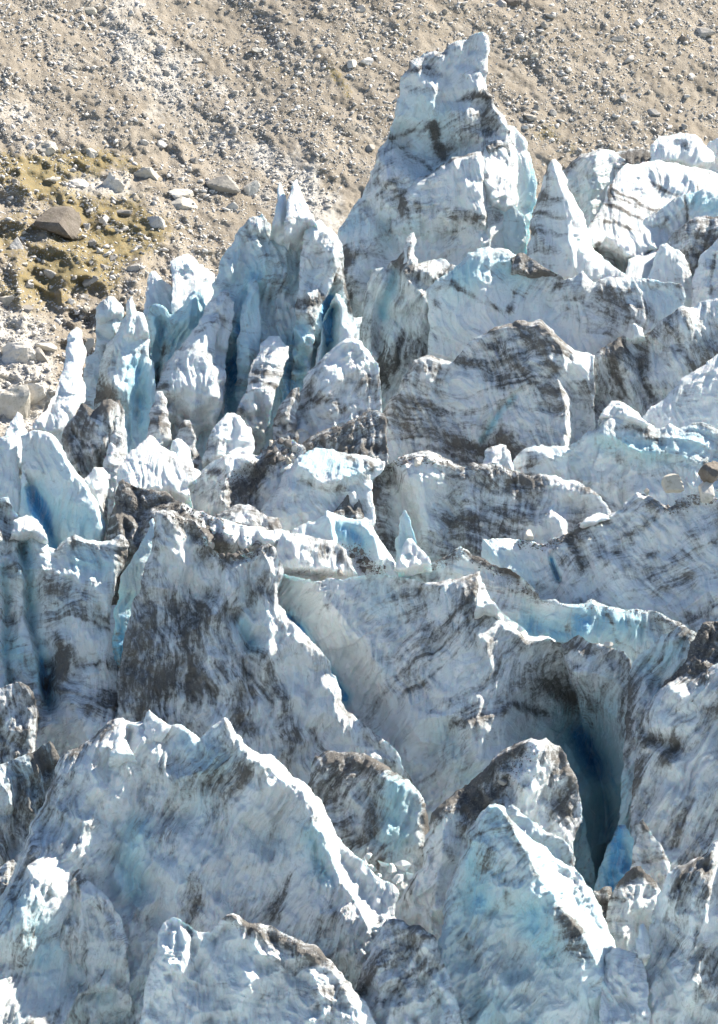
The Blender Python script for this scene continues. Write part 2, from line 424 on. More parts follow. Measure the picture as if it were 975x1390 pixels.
ice('blue_serac', 'serac', 309,
    [(752,262),(758,236),(773,218),(790,209),(816,201),(832,206),(848,218),(856,240)], 370,
    'squat blue serac with a sunlit right side, behind the slender ice cone', 'serac',
    lean=0.04, shoulder=(10,9), fac=(40,10), strata=-20, dirt=0.30, clear=0.25, relief=[([(812,203),(806,250),(800,310)],24,40,30)],
    dirt_shade=[([(775,225),(800,240)],10,0.3)])
ice('band_dome', 'ice_dome', 304,
    [(792,330),(796,311),(813,285),(820,270),(824,254),(835,235),(852,223),(883,219),(914,220),(945,229),(975,235),(1110,244)], 420,
    'broad sunlit white ice dome scored with dark diagonal lines', 'ice dome',
    lean=0.8, tilt=-0.2, shoulder=(12,8), fac=(55,5), strata=14, dirt=0.20, clear=0.0, rough=0.7,
    dirt_shade=[([(828,258),(900,284)],3,0.7),([(880,240),(925,272)],2.5,0.6),([(828,268),(890,288)],4,0.55),([(822,280),(880,297)],3,0.6),([(818,300),(870,312)],3,0.55),([(826,250),(826,275)],3,0.6),([(806,345),(815,330)],6,0.7),([(946,230),(950,260)],3,0.5)])
ice('dirt_crest', 'ice_crest', 310,
    [(822,230),(833,207),(850,204),(869,202),(890,205),(910,212),(926,218),(950,225),(975,236),(1110,246)], 300,
    'low white ice crest striped with black silt, behind the scored dome', 'ice crest', lean=0.35, fac=(35,8), strata=6, dirt=0.45,
    dirt_shade=[([(850,218),(915,216)],6,0.7),([(840,212),(880,206)],4,0.4)])
ice('top_lump', 'ice_block', 308.5,
    [(884,215),(883,194),(892,185),(914,182),(945,182),(954,192),(961,200),(968,209),(971,222),(958,231)], 250,
    'round white ice block with one grey hollow, topmost at the glacier edge', 'ice block', lean=0.55, tilt=-0.1, shoulder=(12,8), fac=(40,7), dirt=0.10, clear=0.0,
    relief=[([(918,199),(942,203)],-5,9,9)], dirt_shade=[([(922,198),(942,203)],6,0.5)])
ice('edge_lump', 'ice_block', 311,
    [(948,222),(955,206),(962,195),(976,188),(992,184),(1110,190)], 280,
    'pale violet ice block half out of frame, highest at the right', 'ice block', lean=0.1, fac=(35,8), dirt=0.2)
ice('arch_fin', 'curved_fin', 299,
    [(846,375),(849,333),(858,311),(875,297),(897,285),(914,271),(934,263),(954,256),(975,263),(1110,272)], 430,
    'curved pale fin sweeping up to the right below the scored dome', 'ice fin', lean=0.08, tilt=0.0, shoulder=(6,6), back=25, fac=(50,5), strata=-40, dirt=0.22, clear=0.25,
    relief=[([(850,372),(868,345),(890,338),(900,325)],-22,14,22)], clear_shade=[([(940,270),(975,280)],16,0.6)], dirt_shade=[([(872,335),(886,318)],6,0.5),([(884,322),(906,298)],4,0.4),([(930,268),(934,300)],2,0.5)])
ice('bright_pocket', 'ice_nub', 297.5,
    [(844,385),(852,352),(862,345),(876,347),(888,340),(896,334),(894,352),(884,375)], 430,
    'bright white rounded knob in the crook of the curved fin', 'ice nub', lean=0.7, tilt=-0.2, dirt=0.0, clear=0.15, rough=0.4, fac=(40,3))
ice('brown_block', 'dirty_block', 297,
    [(901,335),(905,322),(909,316),(923,309),(931,305),(938,296),(945,292),(962,294),(980,296),(1110,300)], 430,
    'brown silt-covered ice block crowning the right edge group', 'ice block', lean=0.12, fac=(28,11), dirt=0.72, clear=0.0, strata=-10)
ice('warm_fin', 'ice_fin', 294.5,
    [(872,392),(880,370),(897,334),(906,330),(920,339),(934,356),(942,378),(957,407)], 470,
    'smooth cream-grey fin like a shark tooth, below the brown ice block', 'ice fin', lean=0.1, tilt=-0.04, shoulder=(6,6), back=25, fac=(60,4), dirt=0.16, clear=0.12, rough=0.5)
ice('edge_fin', 'ice_fin', 293.5,
    [(940,385),(945,367),(954,345),(968,330),(982,316),(1110,305)], 450,
    'pale fin with a dark crack cut off by the frame, right of the shark-tooth fin', 'ice fin', lean=0.1, fac=(45,6), dirt=0.25, dirt_shade=[([(972,340),(965,400)],3,0.6)])
ice('white_nub', 'ice_nub', 300.5,
    [(806,372),(813,345),(821,330),(831,336),(836,352),(842,370)], 420,
    'small white nub between the slender cone and the curved fin', 'ice nub', lean=0.6, tilt=-0.2, dirt=0.1, clear=0, rough=0.6, fac=(30,4))

# ------------------------------------------------------------------ middle distance, right
ice('column_wall', 'serac', 292,
    [(487,470),(490,447),(493,410),(497,385),(508,367),(530,359),(541,350),(548,335),(553,320),(560,317),(566,330),(562,345),(567,356),(582,354),(600,352),(620,362)], 620,
    'shaded grey serac with a small pale horn, below the tallest spire', 'serac', lean=0.03, tilt=0.02, fac=(45,11), strata=-70, dirt=0.5, clear=0.22,
    relief=[([(538,365),(533,390),(520,420),(514,470)],-16,12,16),([(560,330),(575,360),(585,420)],10,40,16)],
    dirt_shade=[([(505,440),(515,520)],14,0.3),([(545,350),(565,375)],9,0.35),([(520,520),(555,470)],18,0.4)], clear_shade=[([(536,370),(520,430)],8,0.5)])
ice('cw_horn','horn',291.4,[(545,375),(548,350),(549,335),(553,321),(560,317),(566,330),(562,345),(566,358),(572,372)],410,part_of='column_wall',lean=0.25,tilt=-0.2,shoulder=(7,6),fac=(24,6),dirt=0.3,clear=0.0)
ice('cyan_ridge', 'ice_ridge', 288,
    [(573,520),(578,481),(582,447),(581,407),(581,391),(591,381),(613,368),(619,358),(635,342),(659,336),(681,336),(699,344),(724,355),(758,371),(768,379),(776,376),(786,369),(793,367),(803,380),(810,384),(824,376),(841,377),(869,377),(890,379),(903,381),(923,384),(930,393),(932,412),(940,430)], 560,
    'long smooth pale blue ridge with sweeping grey bands, below the slender cone', 'ice ridge', lean=0.07, shoulder=(10,8), fac=(80,8), rough=0.7, strata=22, dirt=0.26, clear=0.28,
    relief=[([(640,340),(650,400),(655,480)],20,70,70),([(730,370),(745,420)],-10,40,40)],
    dirt_shade=[([(613,378),(640,402),(690,422)],6,0.5),([(690,420),(700,398),(720,388),(760,395)],8,0.4),([(760,385),(790,420),(830,450)],22,0.25),([(800,400),(850,430),(905,440)],26,0.2),([(590,410),(630,440),(690,470)],5,0.3),([(880,384),(928,392)],7,0.35)],
    clear_shade=[([(625,370),(665,360),(700,370)],22,0.3)])
ice('gravel_saddle', 'rubble_strip', 287.6, [(696,350),(703,343),(712,346),(735,360),(757,375),(764,384)], 400, part_of='cyan_ridge', lean=0.4, fac=(16,8), dirt=0.85, clear=0)
ice('big_dome', 'ice_dome', 280,
    [(494,610),(496,592),(521,558),(536,533),(551,508),(556,495),(561,488),(582,482),(607,488),(616,490),(625,478),(644,459),(668,447),(690,439),(718,435),(736,436),(751,447),(767,465),(780,475),(792,480),(806,482)], 690,
    'largest blue-grey ice dome, combed with dark slanting flutes, mid slope', 'ice dome', lean=0.05, shoulder=(9,8), back=120, fac=(70,9), flute=(1.6,68), strata=8, dirt=0.5, clear=0.12,
    relief=[([(752,447),(762,478),(769,515),(767,560),(770,620)],34,110,36),([(700,535),(672,563),(655,600),(648,640)],-10,5,26),([(774,520),(782,560),(778,620)],-26,14,26),([(556,490),(540,530),(515,575),(505,620)],16,16,60)],
    dirt_shade=[([(625,480),(680,520),(700,560)],10,0.3),([(660,450),(720,520),(765,560)],12,0.35),([(700,440),(750,500),(768,540)],10,0.3),([(560,560),(640,575),(690,600)],18,0.3),([(735,440),(762,470)],8,0.3),([(560,500),(600,505)],8,0.3),([(520,600),(640,610),(700,620)],6,0.3),([(800,482),(775,515)],14,-0.5)],
    clear_shade=[([(698,540),(655,598)],6,0.8)])
ice('dark_flank', 'ice_ridge', 283,
    [(776,540),(784,505),(795,492),(807,482),(824,468),(838,458),(852,459),(862,462),(875,452),(889,445),(909,428),(923,417),(940,417),(954,410),(975,404),(1110,394)], 650,
    'dark shaded ridge with hanging flutes rising right of the largest dome', 'ice ridge', lean=0.02, tilt=0.05, shoulder=(7,7), fac=(55,11), flute=(1.8,80), strata=60, dirt=0.56, clear=0.15,
    relief=[([(862,465),(866,500),(885,540)],-14,20,20),([(925,420),(930,470),(925,520)],12,30,26)],
    dirt_shade=[([(835,470),(830,530),(845,560)],12,0.35),([(866,480),(890,540)],9,0.4),([(905,440),(935,500)],14,0.2),([(800,500),(790,570)],20,0.25)], clear_shade=[([(930,440),(960,470)],20,0.3)])
ice('white_tooth', 'tooth', 282.6, [(858,470),(858,440),(863,438),(871,445),(876,456),(880,470)], 490, part_of='dark_flank', lean=0.3, tilt=-0.2, fac=(30,3), rough=0.5, dirt=0.0)
ice('pale_triangle', 'ice_slab', 276,
    [(860,585),(872,564),(890,549),(909,533),(925,516),(940,505),(958,492),(975,480),(1110,462)], 640,
    'plain pale triangular slab leaning in shade at the frame edge', 'ice slab', lean=0.22, tilt=-0.1, shoulder=(4,5), fac=(80,5), rough=0.6, dirt=0.12, clear=0.1)
ice('knob_ridge', 'ice_ridge', 272,
    [(752,650),(761,623),(773,606),(793,589),(806,584),(813,580),(813,569),(822,556),(833,545),(841,545),(858,555),(878,572),(897,580),(907,576),(920,583),(942,575),(960,574),(975,582),(1110,588)], 740,
    'pale blue ridge topped by a sunlit white knob, right of centre', 'ice ridge', lean=0.10, shoulder=(14,10), fac=(60,10), strata=12, dirt=0.24, clear=0.3,
    relief=[([(836,546),(832,570),(820,600)],14,20,40),([(815,590),(860,612),(895,615)],14,10,30),([(846,640),(850,720)],-9,10,14)],
    dirt_shade=[([(830,582),(860,578),(895,600)],6,0.45),([(780,600),(765,650)],12,0.4),([(815,610),(840,625)],6,0.35),([(790,660),(830,690)],10,0.35)], clear_shade=[([(820,600),(880,610)],16,0.4),([(890,610),(950,600)],24,0.3)])
ice('kr_knob','white_head',271.4,[(808,592),(813,575),(816,563),(823,554),(833,545),(841,545),(850,549),(860,556),(872,568),(882,580)],606,part_of='knob_ridge',lean=0.55,tilt=-0.15,shoulder=(10,8),fac=(30,6),dirt=0.1,clear=0.0,dirt_shade=[([(846,562),(850,574)],4,0.4)])
ice('small_crown', 'ice_nub', 269, [(632,652),(641,636),(655,628),(661,609),(668,606),(677,604),(686,607),(693,616),(697,632),(706,648)], 690,
    'little crown-shaped ice knob in front of the largest dome', 'ice nub', lean=0.3, tilt=-0.1, fac=(22,8), dirt=0.3)
ice('shelf_block', 'ice_block', 270.5, [(684,660),(692,630),(708,612),(722,608),(735,606),(752,607),(770,603),(778,612),(770,640)], 700,
    'low blue-grey ice block with a brown stain, at the foot of the largest dome', 'ice block', lean=0.06, fac=(40,9), dirt=0.28, clear=0.25, dirt_shade=[([(722,620),(722,645)],9,0.5)])

# ------------------------------------------------------------------ far left cluster
ice('massif', 'serac', 284,
    [(196,640),(205,560),(222,496),(247,465),(265,444),(280,424),(287,398),(298,359),(308,338),(320,325),(327,309),(338,296),(357,292),(366,302),(369,318),(385,322),(402,318),(414,308),(420,300),(428,302),(434,300),(452,310),(462,328),(466,347),(468,375),(474,415),(482,440),(490,470)], 690,
    'tall fluted serac crowned by twin white horns, left of the tallest spire', 'serac', lean=0.10, tilt=-0.03, shoulder=(12,9), back=120, fac=(50,12), flute=(4.0,90), strata=0, dirt=0.22, clear=0.42,
    relief=[([(311,485),(309,520),(313,565)],-28,9,12),([(404,330),(400,400),(392,450)],-12,14,18),([(452,390),(446,430),(448,475),(444,500)],-22,16,14),([(420,310),(425,370),(418,430)],20,25,40),
            ([(344,385),(338,430)],14,14,18),([(330,470),(328,500)],-14,16,20),([(438,480),(420,560)],-14,30,20)],
    dirt_shade=[([(360,335),(375,390),(360,430)],16,0.35),([(405,350),(425,380)],14,0.35),([(455,330),(450,380)],12,0.35),([(398,420),(420,405)],7,0.4),([(290,430),(320,435)],6,0.3),([(466,350),(478,430)],6,0.6),([(330,325),(370,335)],6,0.25)],
    clear_shade=[([(345,380),(335,430)],16,0.4),([(325,450),(330,500)],20,0.6),([(446,410),(446,480)],12,0.9),([(400,470),(395,560)],24,0.4),([(313,500),(313,580)],14,0.3)])
ice('horn_a', 'horn', 283.2, [(362,345),(368,312),(372,288),(376,273),(377,252),(380,246),(384,250),(387,262),(391,280),(394,330)], 390, part_of='massif', lean=0.6, tilt=-0.4, shoulder=(10,6), fac=(40,3), rough=0.5, dirt=0.0, clear=0.2, wob=0.6)
ice('horn_b', 'horn', 283.0, [(384,340),(390,275),(395,262),(398,249),(403,243),(409,256),(415,273),(424,290),(432,306),(434,325)], 390, part_of='massif', lean=0.6, tilt=-0.3, shoulder=(10,6), fac=(40,3), rough=0.5, dirt=0.0, clear=0.1, wob=0.6)
ice('but_left', 'rounded_buttress', 280,
    [(190,640),(198,600),(204,562),(211,527),(222,498),(240,474),(258,455),(278,430),(296,425),(300,440),(291,466),(293,496),(304,503),(307,518),(302,550),(294,580)], 690, part_of='massif',
    lean=0.42, tilt=-0.15, shoulder=(34,20), rough=0.5, fac=(45,8), dirt=0.16, clear=0.1, strata=15, dirt_shade=[([(262,452),(295,430)],5,0.5),([(240,478),(290,475)],4,0.3),([(215,525),(232,525)],6,0.6),([(200,600),(215,570)],8,0.5)])
ice('but_mid', 'rounded_buttress', 279.5,
    [(313,590),(321,559),(336,522),(342,495),(356,466),(366,456),(379,455),(391,470),(393,485),(386,505),(380,515),(373,538),(366,565),(360,590)], 690, part_of='massif',
    lean=0.4, tilt=-0.25, shoulder=(24,14), rough=0.6, fac=(40,6), dirt=0.22, clear=0.05, strata=6, dirt_shade=[([(355,480),(388,478)],4,0.45),([(345,507),(384,512)],4,0.55),([(340,520),(378,526)],3,0.5),([(330,560),(345,575)],6,0.4)])
ice('col_left', 'slender_column', 281.5, [(246,580),(254,515),(264,460),(276,425),(286,408),(296,398),(308,392),(316,410),(314,450),(308,490),(304,530)], 680, part_of='massif',
    lean=0.2, tilt=-0.1, shoulder=(22,12), fac=(34,7), flute=(2.5,92), rough=0.6, dirt=0.2, clear=0.25, dirt_shade=[([(288,432),(318,436)],5,0.4)])
ice('col_inner', 'pale_column', 282, [(318,540),(322,480),(326,440),(331,405),(338,384),(346,378),(352,392),(353,430),(352,470),(352,520)], 640, part_of='massif',
    lean=0.2, tilt=-0.15, shoulder=(18,10), fac=(40,5), flute=(2.0,92), rough=0.5, dirt=0.08, clear=0.6)
ice('col_dirty', 'grey_column', 281.8, [(394,560),(397,500),(400,440),(404,390),(408,350),(414,318),(424,305),(436,302),(450,312),(461,330),(464,350),(455,372),(444,398),(432,425),(424,480),(420,560)], 660, part_of='massif',
    lean=0.15, tilt=-0.08, shoulder=(20,12), fac=(34,9), flute=(2.0,90), dirt=0.36, clear=0.2, strata=20, dirt_shade=[([(405,340),(460,350)],10,0.3),([(400,415),(440,405)],8,0.5)], clear_shade=[([(408,450),(408,540)],20,0.6)])
ice('col_arch', 'arched_column', 282.3, [(426,560),(430,490),(437,445),(446,415),(455,398),(464,400),(472,420),(480,455),(488,500)], 640, part_of='massif',
    lean=0.08, shoulder=(14,9), fac=(40,5), rough=0.6, dirt=0.18, clear=0.35, relief=[([(448,420),(447,450),(446,490)],-46,9,14)], clear_shade=[([(448,420),(446,490)],11,0.4)])
ice('back_white_a', 'ice_fin', 290.5, [(192,430),(197,398),(198,382),(203,369),(211,366),(217,372),(222,381),(236,391),(248,398),(254,410)], 480,
    'white fin with a hooked tip, in the bright row left of the twin horns', 'ice fin', lean=0.55, tilt=-0.3, shoulder=(9,7), fac=(40,5), rough=0.5, dirt=0.02, clear=0.3)
ice('back_white_b', 'ice_block', 290, [(232,420),(236,378),(232,356),(240,351),(250,346),(259,344),(266,350),(272,358),(284,366),(293,373),(291,395),(284,425)], 480,
    'bright flat-topped white block, rearmost left of the twin horns', 'ice block', lean=0.55, tilt=-0.4, shoulder=(8,7), fac=(45,5), rough=0.5, dirt=0.0, clear=0.25)
ice('blue_fins', 'ice_fin', 286, [(190,520),(198,455),(203,416),(212,412),(222,418),(232,428),(241,422),(250,412),(258,400),(264,394),(271,400),(276,412),(282,420),(286,445)], 580,
    'dim blue comb of fins in shadow below the bright flat-topped block', 'ice fin', lean=-0.02, tilt=0.12, shoulder=(7,6), fac=(30,10), flute=(2.2,95), strata=80, dirt=0.32, clear=0.75,
    relief=[([(218,440),(216,520)],-18,10,12),([(258,410),(250,500)],12,26,12)], dirt_shade=[([(222,470),(210,540)],7,0.5)])
ice('knob_pillar', 'ice_pillar', 281,
    [(112,600),(115,520),(116,486),(128,478),(132,445),(131,420),(139,407),(155,402),(167,419),(166,432),(158,450),(160,480)], 660,
    'ice pillar ending in a smooth round knob, between scree and shadowed comb', 'ice pillar', lean=0.05, shoulder=(14,11), fac=(40,7), strata=30, dirt=0.28, clear=0.4,
    relief=[([(140,410),(150,440),(158,460)],12,20,24),([(132,452),(152,462)],-10,8,8)], dirt_shade=[([(134,412),(150,404)],6,0.3),([(155,455),(140,480)],5,0.5)])
ice('kp_head','rounded_head',280.2,[(133,462),(131,440),(131,420),(139,408),(155,402),(163,410),(168,421),(166,434),(159,448),(152,460)],476,part_of='knob_pillar',lean=0.2,tilt=-0.25,shoulder=(15,10),fac=(40,4),rough=0.5,dirt=0.08,clear=0.25,dirt_shade=[([(136,412),(152,404)],6,0.5)])
ice('left_tower', 'ice_tower', 278,
    [(120,620),(133,505),(145,468),(155,456),(170,428),(174,408),(180,403),(185,412),(186,425),(193,424),(200,447),(204,462),(203,484),(208,490),(212,512),(211,540),(200,580)], 680,
    'white ice tower with a blue shaded face, left of the rounded buttresses', 'ice tower', lean=0.10, shoulder=(15,10), fac=(40,10), rough=0.6, flute=(2.6,95), strata=10, dirt=0.24, clear=0.38,
    relief=[([(178,425),(172,480),(168,540)],16,24,22),([(158,460),(150,520)],10,16,20),([(190,500),(188,560)],-12,14,18)],
    dirt_shade=[([(174,476),(200,478)],5,0.5),([(150,480),(135,540)],10,0.35),([(130,545),(150,530)],12,0.5),([(155,545),(145,570)],12,0.55)], clear_shade=[([(190,500),(192,570)],18,0.4)])
ice('lt_head','white_head',277.2,[(163,480),(166,455),(172,440),(180,428),(188,423),(195,426),(200,440),(203,458),(205,478)],505,part_of='left_tower',lean=0.35,tilt=-0.15,shoulder=(14,9),fac=(30,6),dirt=0.08,clear=0.05,dirt_shade=[([(170,476),(202,474)],4,0.5)])
ice('dirty_low', 'dirty_serac', 264,
    [(74,660),(80,610),(85,585),(97,566),(113,547),(128,556),(140,547),(152,544),(163,541),(168,562),(172,600),(178,640)], 730,
    'grey silt-smeared serac crouching beneath the white ice tower', 'serac', lean=0.05, fac=(34,13), strata=60, dirt=0.58, clear=0.2, relief=[([(150,548),(140,600)],14,20,14)], dirt_shade=[([(115,560),(105,620)],14,0.3),([(130,552),(165,545)],8,0.5)])
ice('grey_cone_a', 'ice_cone', 263, [(146,640),(150,610),(153,582),(158,567),(162,566),(166,588),(172,620)], 690,
    'thin grey cone with a tan tip at the foot of the white ice tower', 'ice cone', lean=0.2, tilt=-0.2, fac=(24,6), dirt=0.45)
ice('grey_cone_b', 'ice_cone', 262, [(136,650),(142,624),(149,602),(156,608),(160,616),(164,634),(168,652)], 700,
    'stubby pale cone with a dirty right side, left of the white snow hump', 'ice cone', lean=0.2, tilt=-0.1, fac=(22,7), dirt=0.4, dirt_shade=[([(158,612),(164,650)],6,0.4)])
ice('column_cone', 'ice_cone', 270, [(192,625),(199,590),(203,568),(208,548),(214,530),(222,533),(228,558),(232,585),(236,612)], 660,
    'speckled white cone in front of the left rounded buttress', 'ice cone', lean=0.25, tilt=-0.2, shoulder=(12,9), fac=(26,7), dirt=0.38, dirt_shade=[([(206,570),(226,575)],7,0.4)])
ice('twin_grey', 'ice_cone', 268.5, [(236,620),(239,598),(245,576),(251,571),(258,573),(264,590),(270,618)], 660,
    'stubby brown-grey cone right of the speckled white cone', 'ice cone', lean=0.15, tilt=-0.1, fac=(22,7), dirt=0.55)
ice('white_cone', 'ice_cone', 267, [(274,640),(278,622),(284,592),(293,575),(302,566),(312,558),(324,562),(333,570),(340,580),(345,595),(344,618)], 680,
    'rounded cone, white on one side and mud-speckled on the other, below the crevasse', 'ice cone', lean=0.3, tilt=-0.2, shoulder=(14,10), fac=(34,7), dirt=0.2, dirt_shade=[([(282,590),(285,630)],12,0.5),([(300,585),(295,620)],8,0.3)])
ice('snow_hump', 'snow_hump', 259, [(158,660),(163,632),(169,622),(180,610),(194,600),(203,591),(210,596),(217,604),(230,611),(246,620),(262,632),(272,642),(266,652),(258,662)], 730,
    'broad sunlit white hump above the brown moraine mound', 'snow hump', lean=0.75, tilt=-0.05, shoulder=(14,10), fac=(60,6), rough=0.4, dirt=0.12, clear=0.0, strata=15, dirt_shade=[([(210,605),(250,625)],6,0.3),([(225,620),(260,645)],5,0.3)])
ice('hump_knob', 'ice_nub', 260.5, [(228,632),(231,610),(234,598),(240,593),(247,597),(254,605),(260,622),(264,640)], 670,
    'smooth pale egg-shaped knob on the right shoulder of the white hump', 'ice nub', lean=0.4, tilt=-0.15, shoulder=(14,10), fac=(40,3), rough=0.4, dirt=0.05, clear=0.25)
ice('white_pinnacle', 'ice_pinnacle', 275,
    [(40,600),(46,574),(62,556),(75,533),(84,505),(88,490),(89,465),(95,452),(105,444),(111,450),(117,468),(116,485),(112,500),(115,522),(114,545),(104,562),(96,580),(90,600)], 690,
    'dazzling white pinnacle beside the pale bedrock, far left', 'ice pinnacle', lean=0.6, tilt=-0.45, shoulder=(14,10), fac=(50,6), rough=0.5, dirt=0.0, clear=0.06,
    relief=[([(75,535),(58,585)],-10,12,16)])
ice('blue_skirt', 'ice_slab', 271, [(30,640),(40,600),(48,578),(60,575),(75,566),(92,572),(100,585),(98,610)], 690,
    'blue shadowed ice slab at the foot of the dazzling white pinnacle', 'ice slab', lean=0.0, tilt=0.15, fac=(40,8), dirt=0.15, clear=0.45)
ice('haze_knob', 'ice_nub', 262, [(0,640),(6,598),(12,572),(22,560),(31,566),(36,580),(42,598)], 690,
    'overexposed white knob rising behind the two translucent fins', 'ice nub', lean=0.6, tilt=-0.3, fac=(40,4), rough=0.4, dirt=0.0, clear=0)
ice('fin_left', 'ice_fin', 253.4, [(-130,606),(-20,600),(0,594),(12,591),(21,598),(25,622),(27,648),(34,676),(48,700)], 790,
    'translucent pale fin cut by the frame, left of the wide blue-footed fin', 'ice fin', lean=0.06, tilt=0.02, shoulder=(7,7), back=22, fac=(70,5), rough=0.6, dirt=0.08, clear=0.35)
ice('fin_main', 'ice_fin', 253,
    [(28,700),(30,650),(29,610),(31,592),(40,585),(62,586),(77,592),(85,603),(89,612),(102,637),(117,658),(126,671),(132,683),(138,700),(143,716),(142,735)], 800,
    'wide pale fin with a curved top and deep blue foot, left', 'ice fin', lean=0.05, tilt=-0.02, shoulder=(7,7), back=26, fac=(70,6), rough=0.6, strata=-10, dirt=0.10, clear=0.30,
    relief=[([(42,660),(55,690),(72,728),(80,745)],-24,9,24),([(88,612),(118,662),(140,715)],10,40,12)], clear_shade=[([(42,665),(58,705),(76,745)],13,0.65),([(60,690),(120,720)],26,0.3)], dirt_shade=[([(45,645),(95,640)],16,0.18)])
ice('white_side', 'ice_pinnacle', 256, [(108,690),(114,652),(121,643),(129,635),(138,634),(145,646),(149,662),(147,700)], 760,
    'small bright pinnacle tucked between the wide fin and the moraine mound', 'ice pinnacle', lean=0.3, tilt=-0.1, fac=(30,6), dirt=0.1, dirt_shade=[([(146,650),(146,700)],6,0.6)])

# ------------------------------------------------------------------ middle band
ice('snow_dome', 'ice_dome', 275.5,
    [(372,610),(382,575),(391,553),(410,525),(419,504),(441,482),(452,472),(462,464),(478,455),(493,464),(505,482),(515,507),(519,547),(522,580)], 680,
    'dome with a sunlit white top and dark streaked front, left of the largest dome', 'ice dome', lean=0.06, shoulder=(14,10), fac=(55,9), strata=-22, dirt=0.34, clear=0.1,
    relief=[([(478,456),(470,490),(462,505)],14,60,40),([(462,505),(440,525),(430,600)],10,40,60)], dirt_shade=[([(455,505),(510,530)],14,0.3),([(420,540),(500,560)],9,0.3),([(478,455),(440,490)],14,-0.25),([(415,530),(438,490)],6,0.35)])
ice('rubble_block', 'dirty_block', 273.5, [(372,580),(378,556),(382,544),(390,536),(398,530),(408,524),(410,540),(400,560)], 620,
    'small black-speckled block leaning on the left foot of the streaked dome', 'ice block', lean=0.1, fac=(18,9), dirt=0.8, clear=0)
ice('moraine_ridge', 'moraine_ridge', 268.5,
    [(385,640),(400,610),(407,604),(414,597),(422,591),(436,584),(450,581),(466,574),(481,568),(496,559),(507,556),(518,556),(526,566)], 690,
    'tan moraine ridge of grit climbing right between two white domes', 'moraine ridge', lean=0.3, fac=(26,10), dirt=0.9, clear=0.0, strata=-30)
ice('white_slab', 'ice_block', 262.5,
    [(345,720),(355,691),(367,675),(379,658),(390,640),(401,627),(406,618),(416,613),(428,608),(444,609),(459,611),(472,614),(484,615),(498,617),(511,621),(524,627),(520,640),(506,650)], 770,
    'big white block with rounded top and blue shaded front, centre', 'ice block', lean=0.2, tilt=-0.05, shoulder=(17,11), fac=(60,9), rough=0.8, strata=20, dirt=0.16, clear=0.25,
    relief=[([(405,630),(440,655),(490,640)],14,14,30),([(405,632),(398,690)],10,40,30)], dirt_shade=[([(410,650),(440,665),(470,660)],6,0.3),([(505,630),(524,628)],6,0.4)], clear_shade=[([(415,620),(480,635)],16,0.4)])
ice('brown_wedge_c', 'moraine_ridge', 261.5, [(434,735),(445,705),(455,692),(470,675),(477,664),(484,668),(490,690),(498,712),(506,735)], 790,
    'brown grit wedge in front of the big white block', 'moraine ridge', lean=0.3, tilt=-0.1, fac=(24,8), dirt=0.85, clear=0)
ice('dirty_saddle', 'dirty_serac', 265,
    [(238,700),(250,680),(256,668),(264,648),(272,640),(290,627),(302,621),(315,615),(333,616),(351,618),(364,611),(372,600),(385,594),(400,598),(412,608),(420,625)], 760,
    'saddle of snow and grit with a heap of stones on its top', 'serac', lean=0.16, fac=(36,12), strata=-35, dirt=0.5, clear=0.1,
    relief=[([(330,618),(310,650),(290,690)],14,26,30)], dirt_shade=[([(345,640),(310,680)],16,0.45),([(372,605),(345,660)],14,0.4),([(260,660),(290,635),(330,625)],12,-0.35),([(262,690),(300,700)],14,-0.35),([(300,640),(270,650)],6,0.4)])
ice('dirty_wall', 'dirty_wall', 266,
    [(470,730),(492,680),(505,650),(518,638),(531,626),(551,618),(565,615),(582,611),(592,614),(603,621),(618,628),(631,635),(636,630),(643,628),(655,628),(680,631),(702,640),(720,646),(748,645),(764,648),(778,652),(800,660),(820,680),(835,700)], 800,
    'long mud-stained ice wall facing the viewer, centre', 'ice wall', lean=0.03, shoulder=(12,9), fac=(50,11), flute=(1.4,85), strata=10, dirt=0.52, clear=0.15,
    relief=[([(530,640),(545,690),(548,740)],-22,50,22),([(585,615),(575,670),(580,720)],12,40,40),([(780,690),(800,740)],-20,26,20)],
    dirt_shade=[([(505,670),(520,740)],22,0.45),([(535,632),(590,625)],8,-0.2),([(575,650),(560,700)],22,-0.45),([(640,640),(680,690),(720,650)],28,0.25),([(620,720),(700,720)],22,0.25),([(780,670),(820,690)],18,-0.35),([(790,665),(782,730)],10,0.3)])
ice('leaning_slab', 'ice_slab', 262.8, [(533,790),(536,750),(541,718),(547,694),(551,692),(557,712),(566,745),(574,775)], 800,
    'narrow pale blue slab leaning on the mud-stained wall', 'ice slab', lean=0.05, shoulder=(5,5), back=16, fac=(40,5), dirt=0.12, clear=0.6)
ice('grey_wall', 'ice_wall', 260,
    [(655,790),(655,750),(656,732),(677,731),(695,731),(714,735),(735,738),(742,733),(751,730),(764,727),(776,722),(785,710),(807,696),(827,700),(836,694),(844,690),(847,682),(864,671),(881,676),(896,682),(909,688),(926,674),(940,671),(959,668),(971,674),(1110,664)], 900,
    'wide speckled grey-blue wall carrying boulders on its crest, right', 'ice wall', lean=0.07, tilt=0.0, shoulder=(8,7), fac=(70,10), flute=(0.8,60), strata=-28, dirt=0.36, clear=0.12,
    relief=[([(748,750),(752,770),(760,790)],-10,5,5),([(862,675),(850,740),(870,820)],14,60,60),([(775,725),(790,760)],-8,12,12)],
    dirt_shade=[([(776,725),(825,702)],7,0.5),([(775,735),(790,775)],8,0.4),([(860,725),(880,715)],10,0.4),([(800,730),(850,760)],14,0.3),([(890,690),(930,680)],12,0.4),([(940,700),(930,820)],50,0.14),([(880,755),(895,748)],4,0.5),([(660,740),(740,760)],24,-0.25)],
    clear_shade=[([(750,758),(758,785)],5,0.9),([(665,750),(720,790)],24,0.4)])
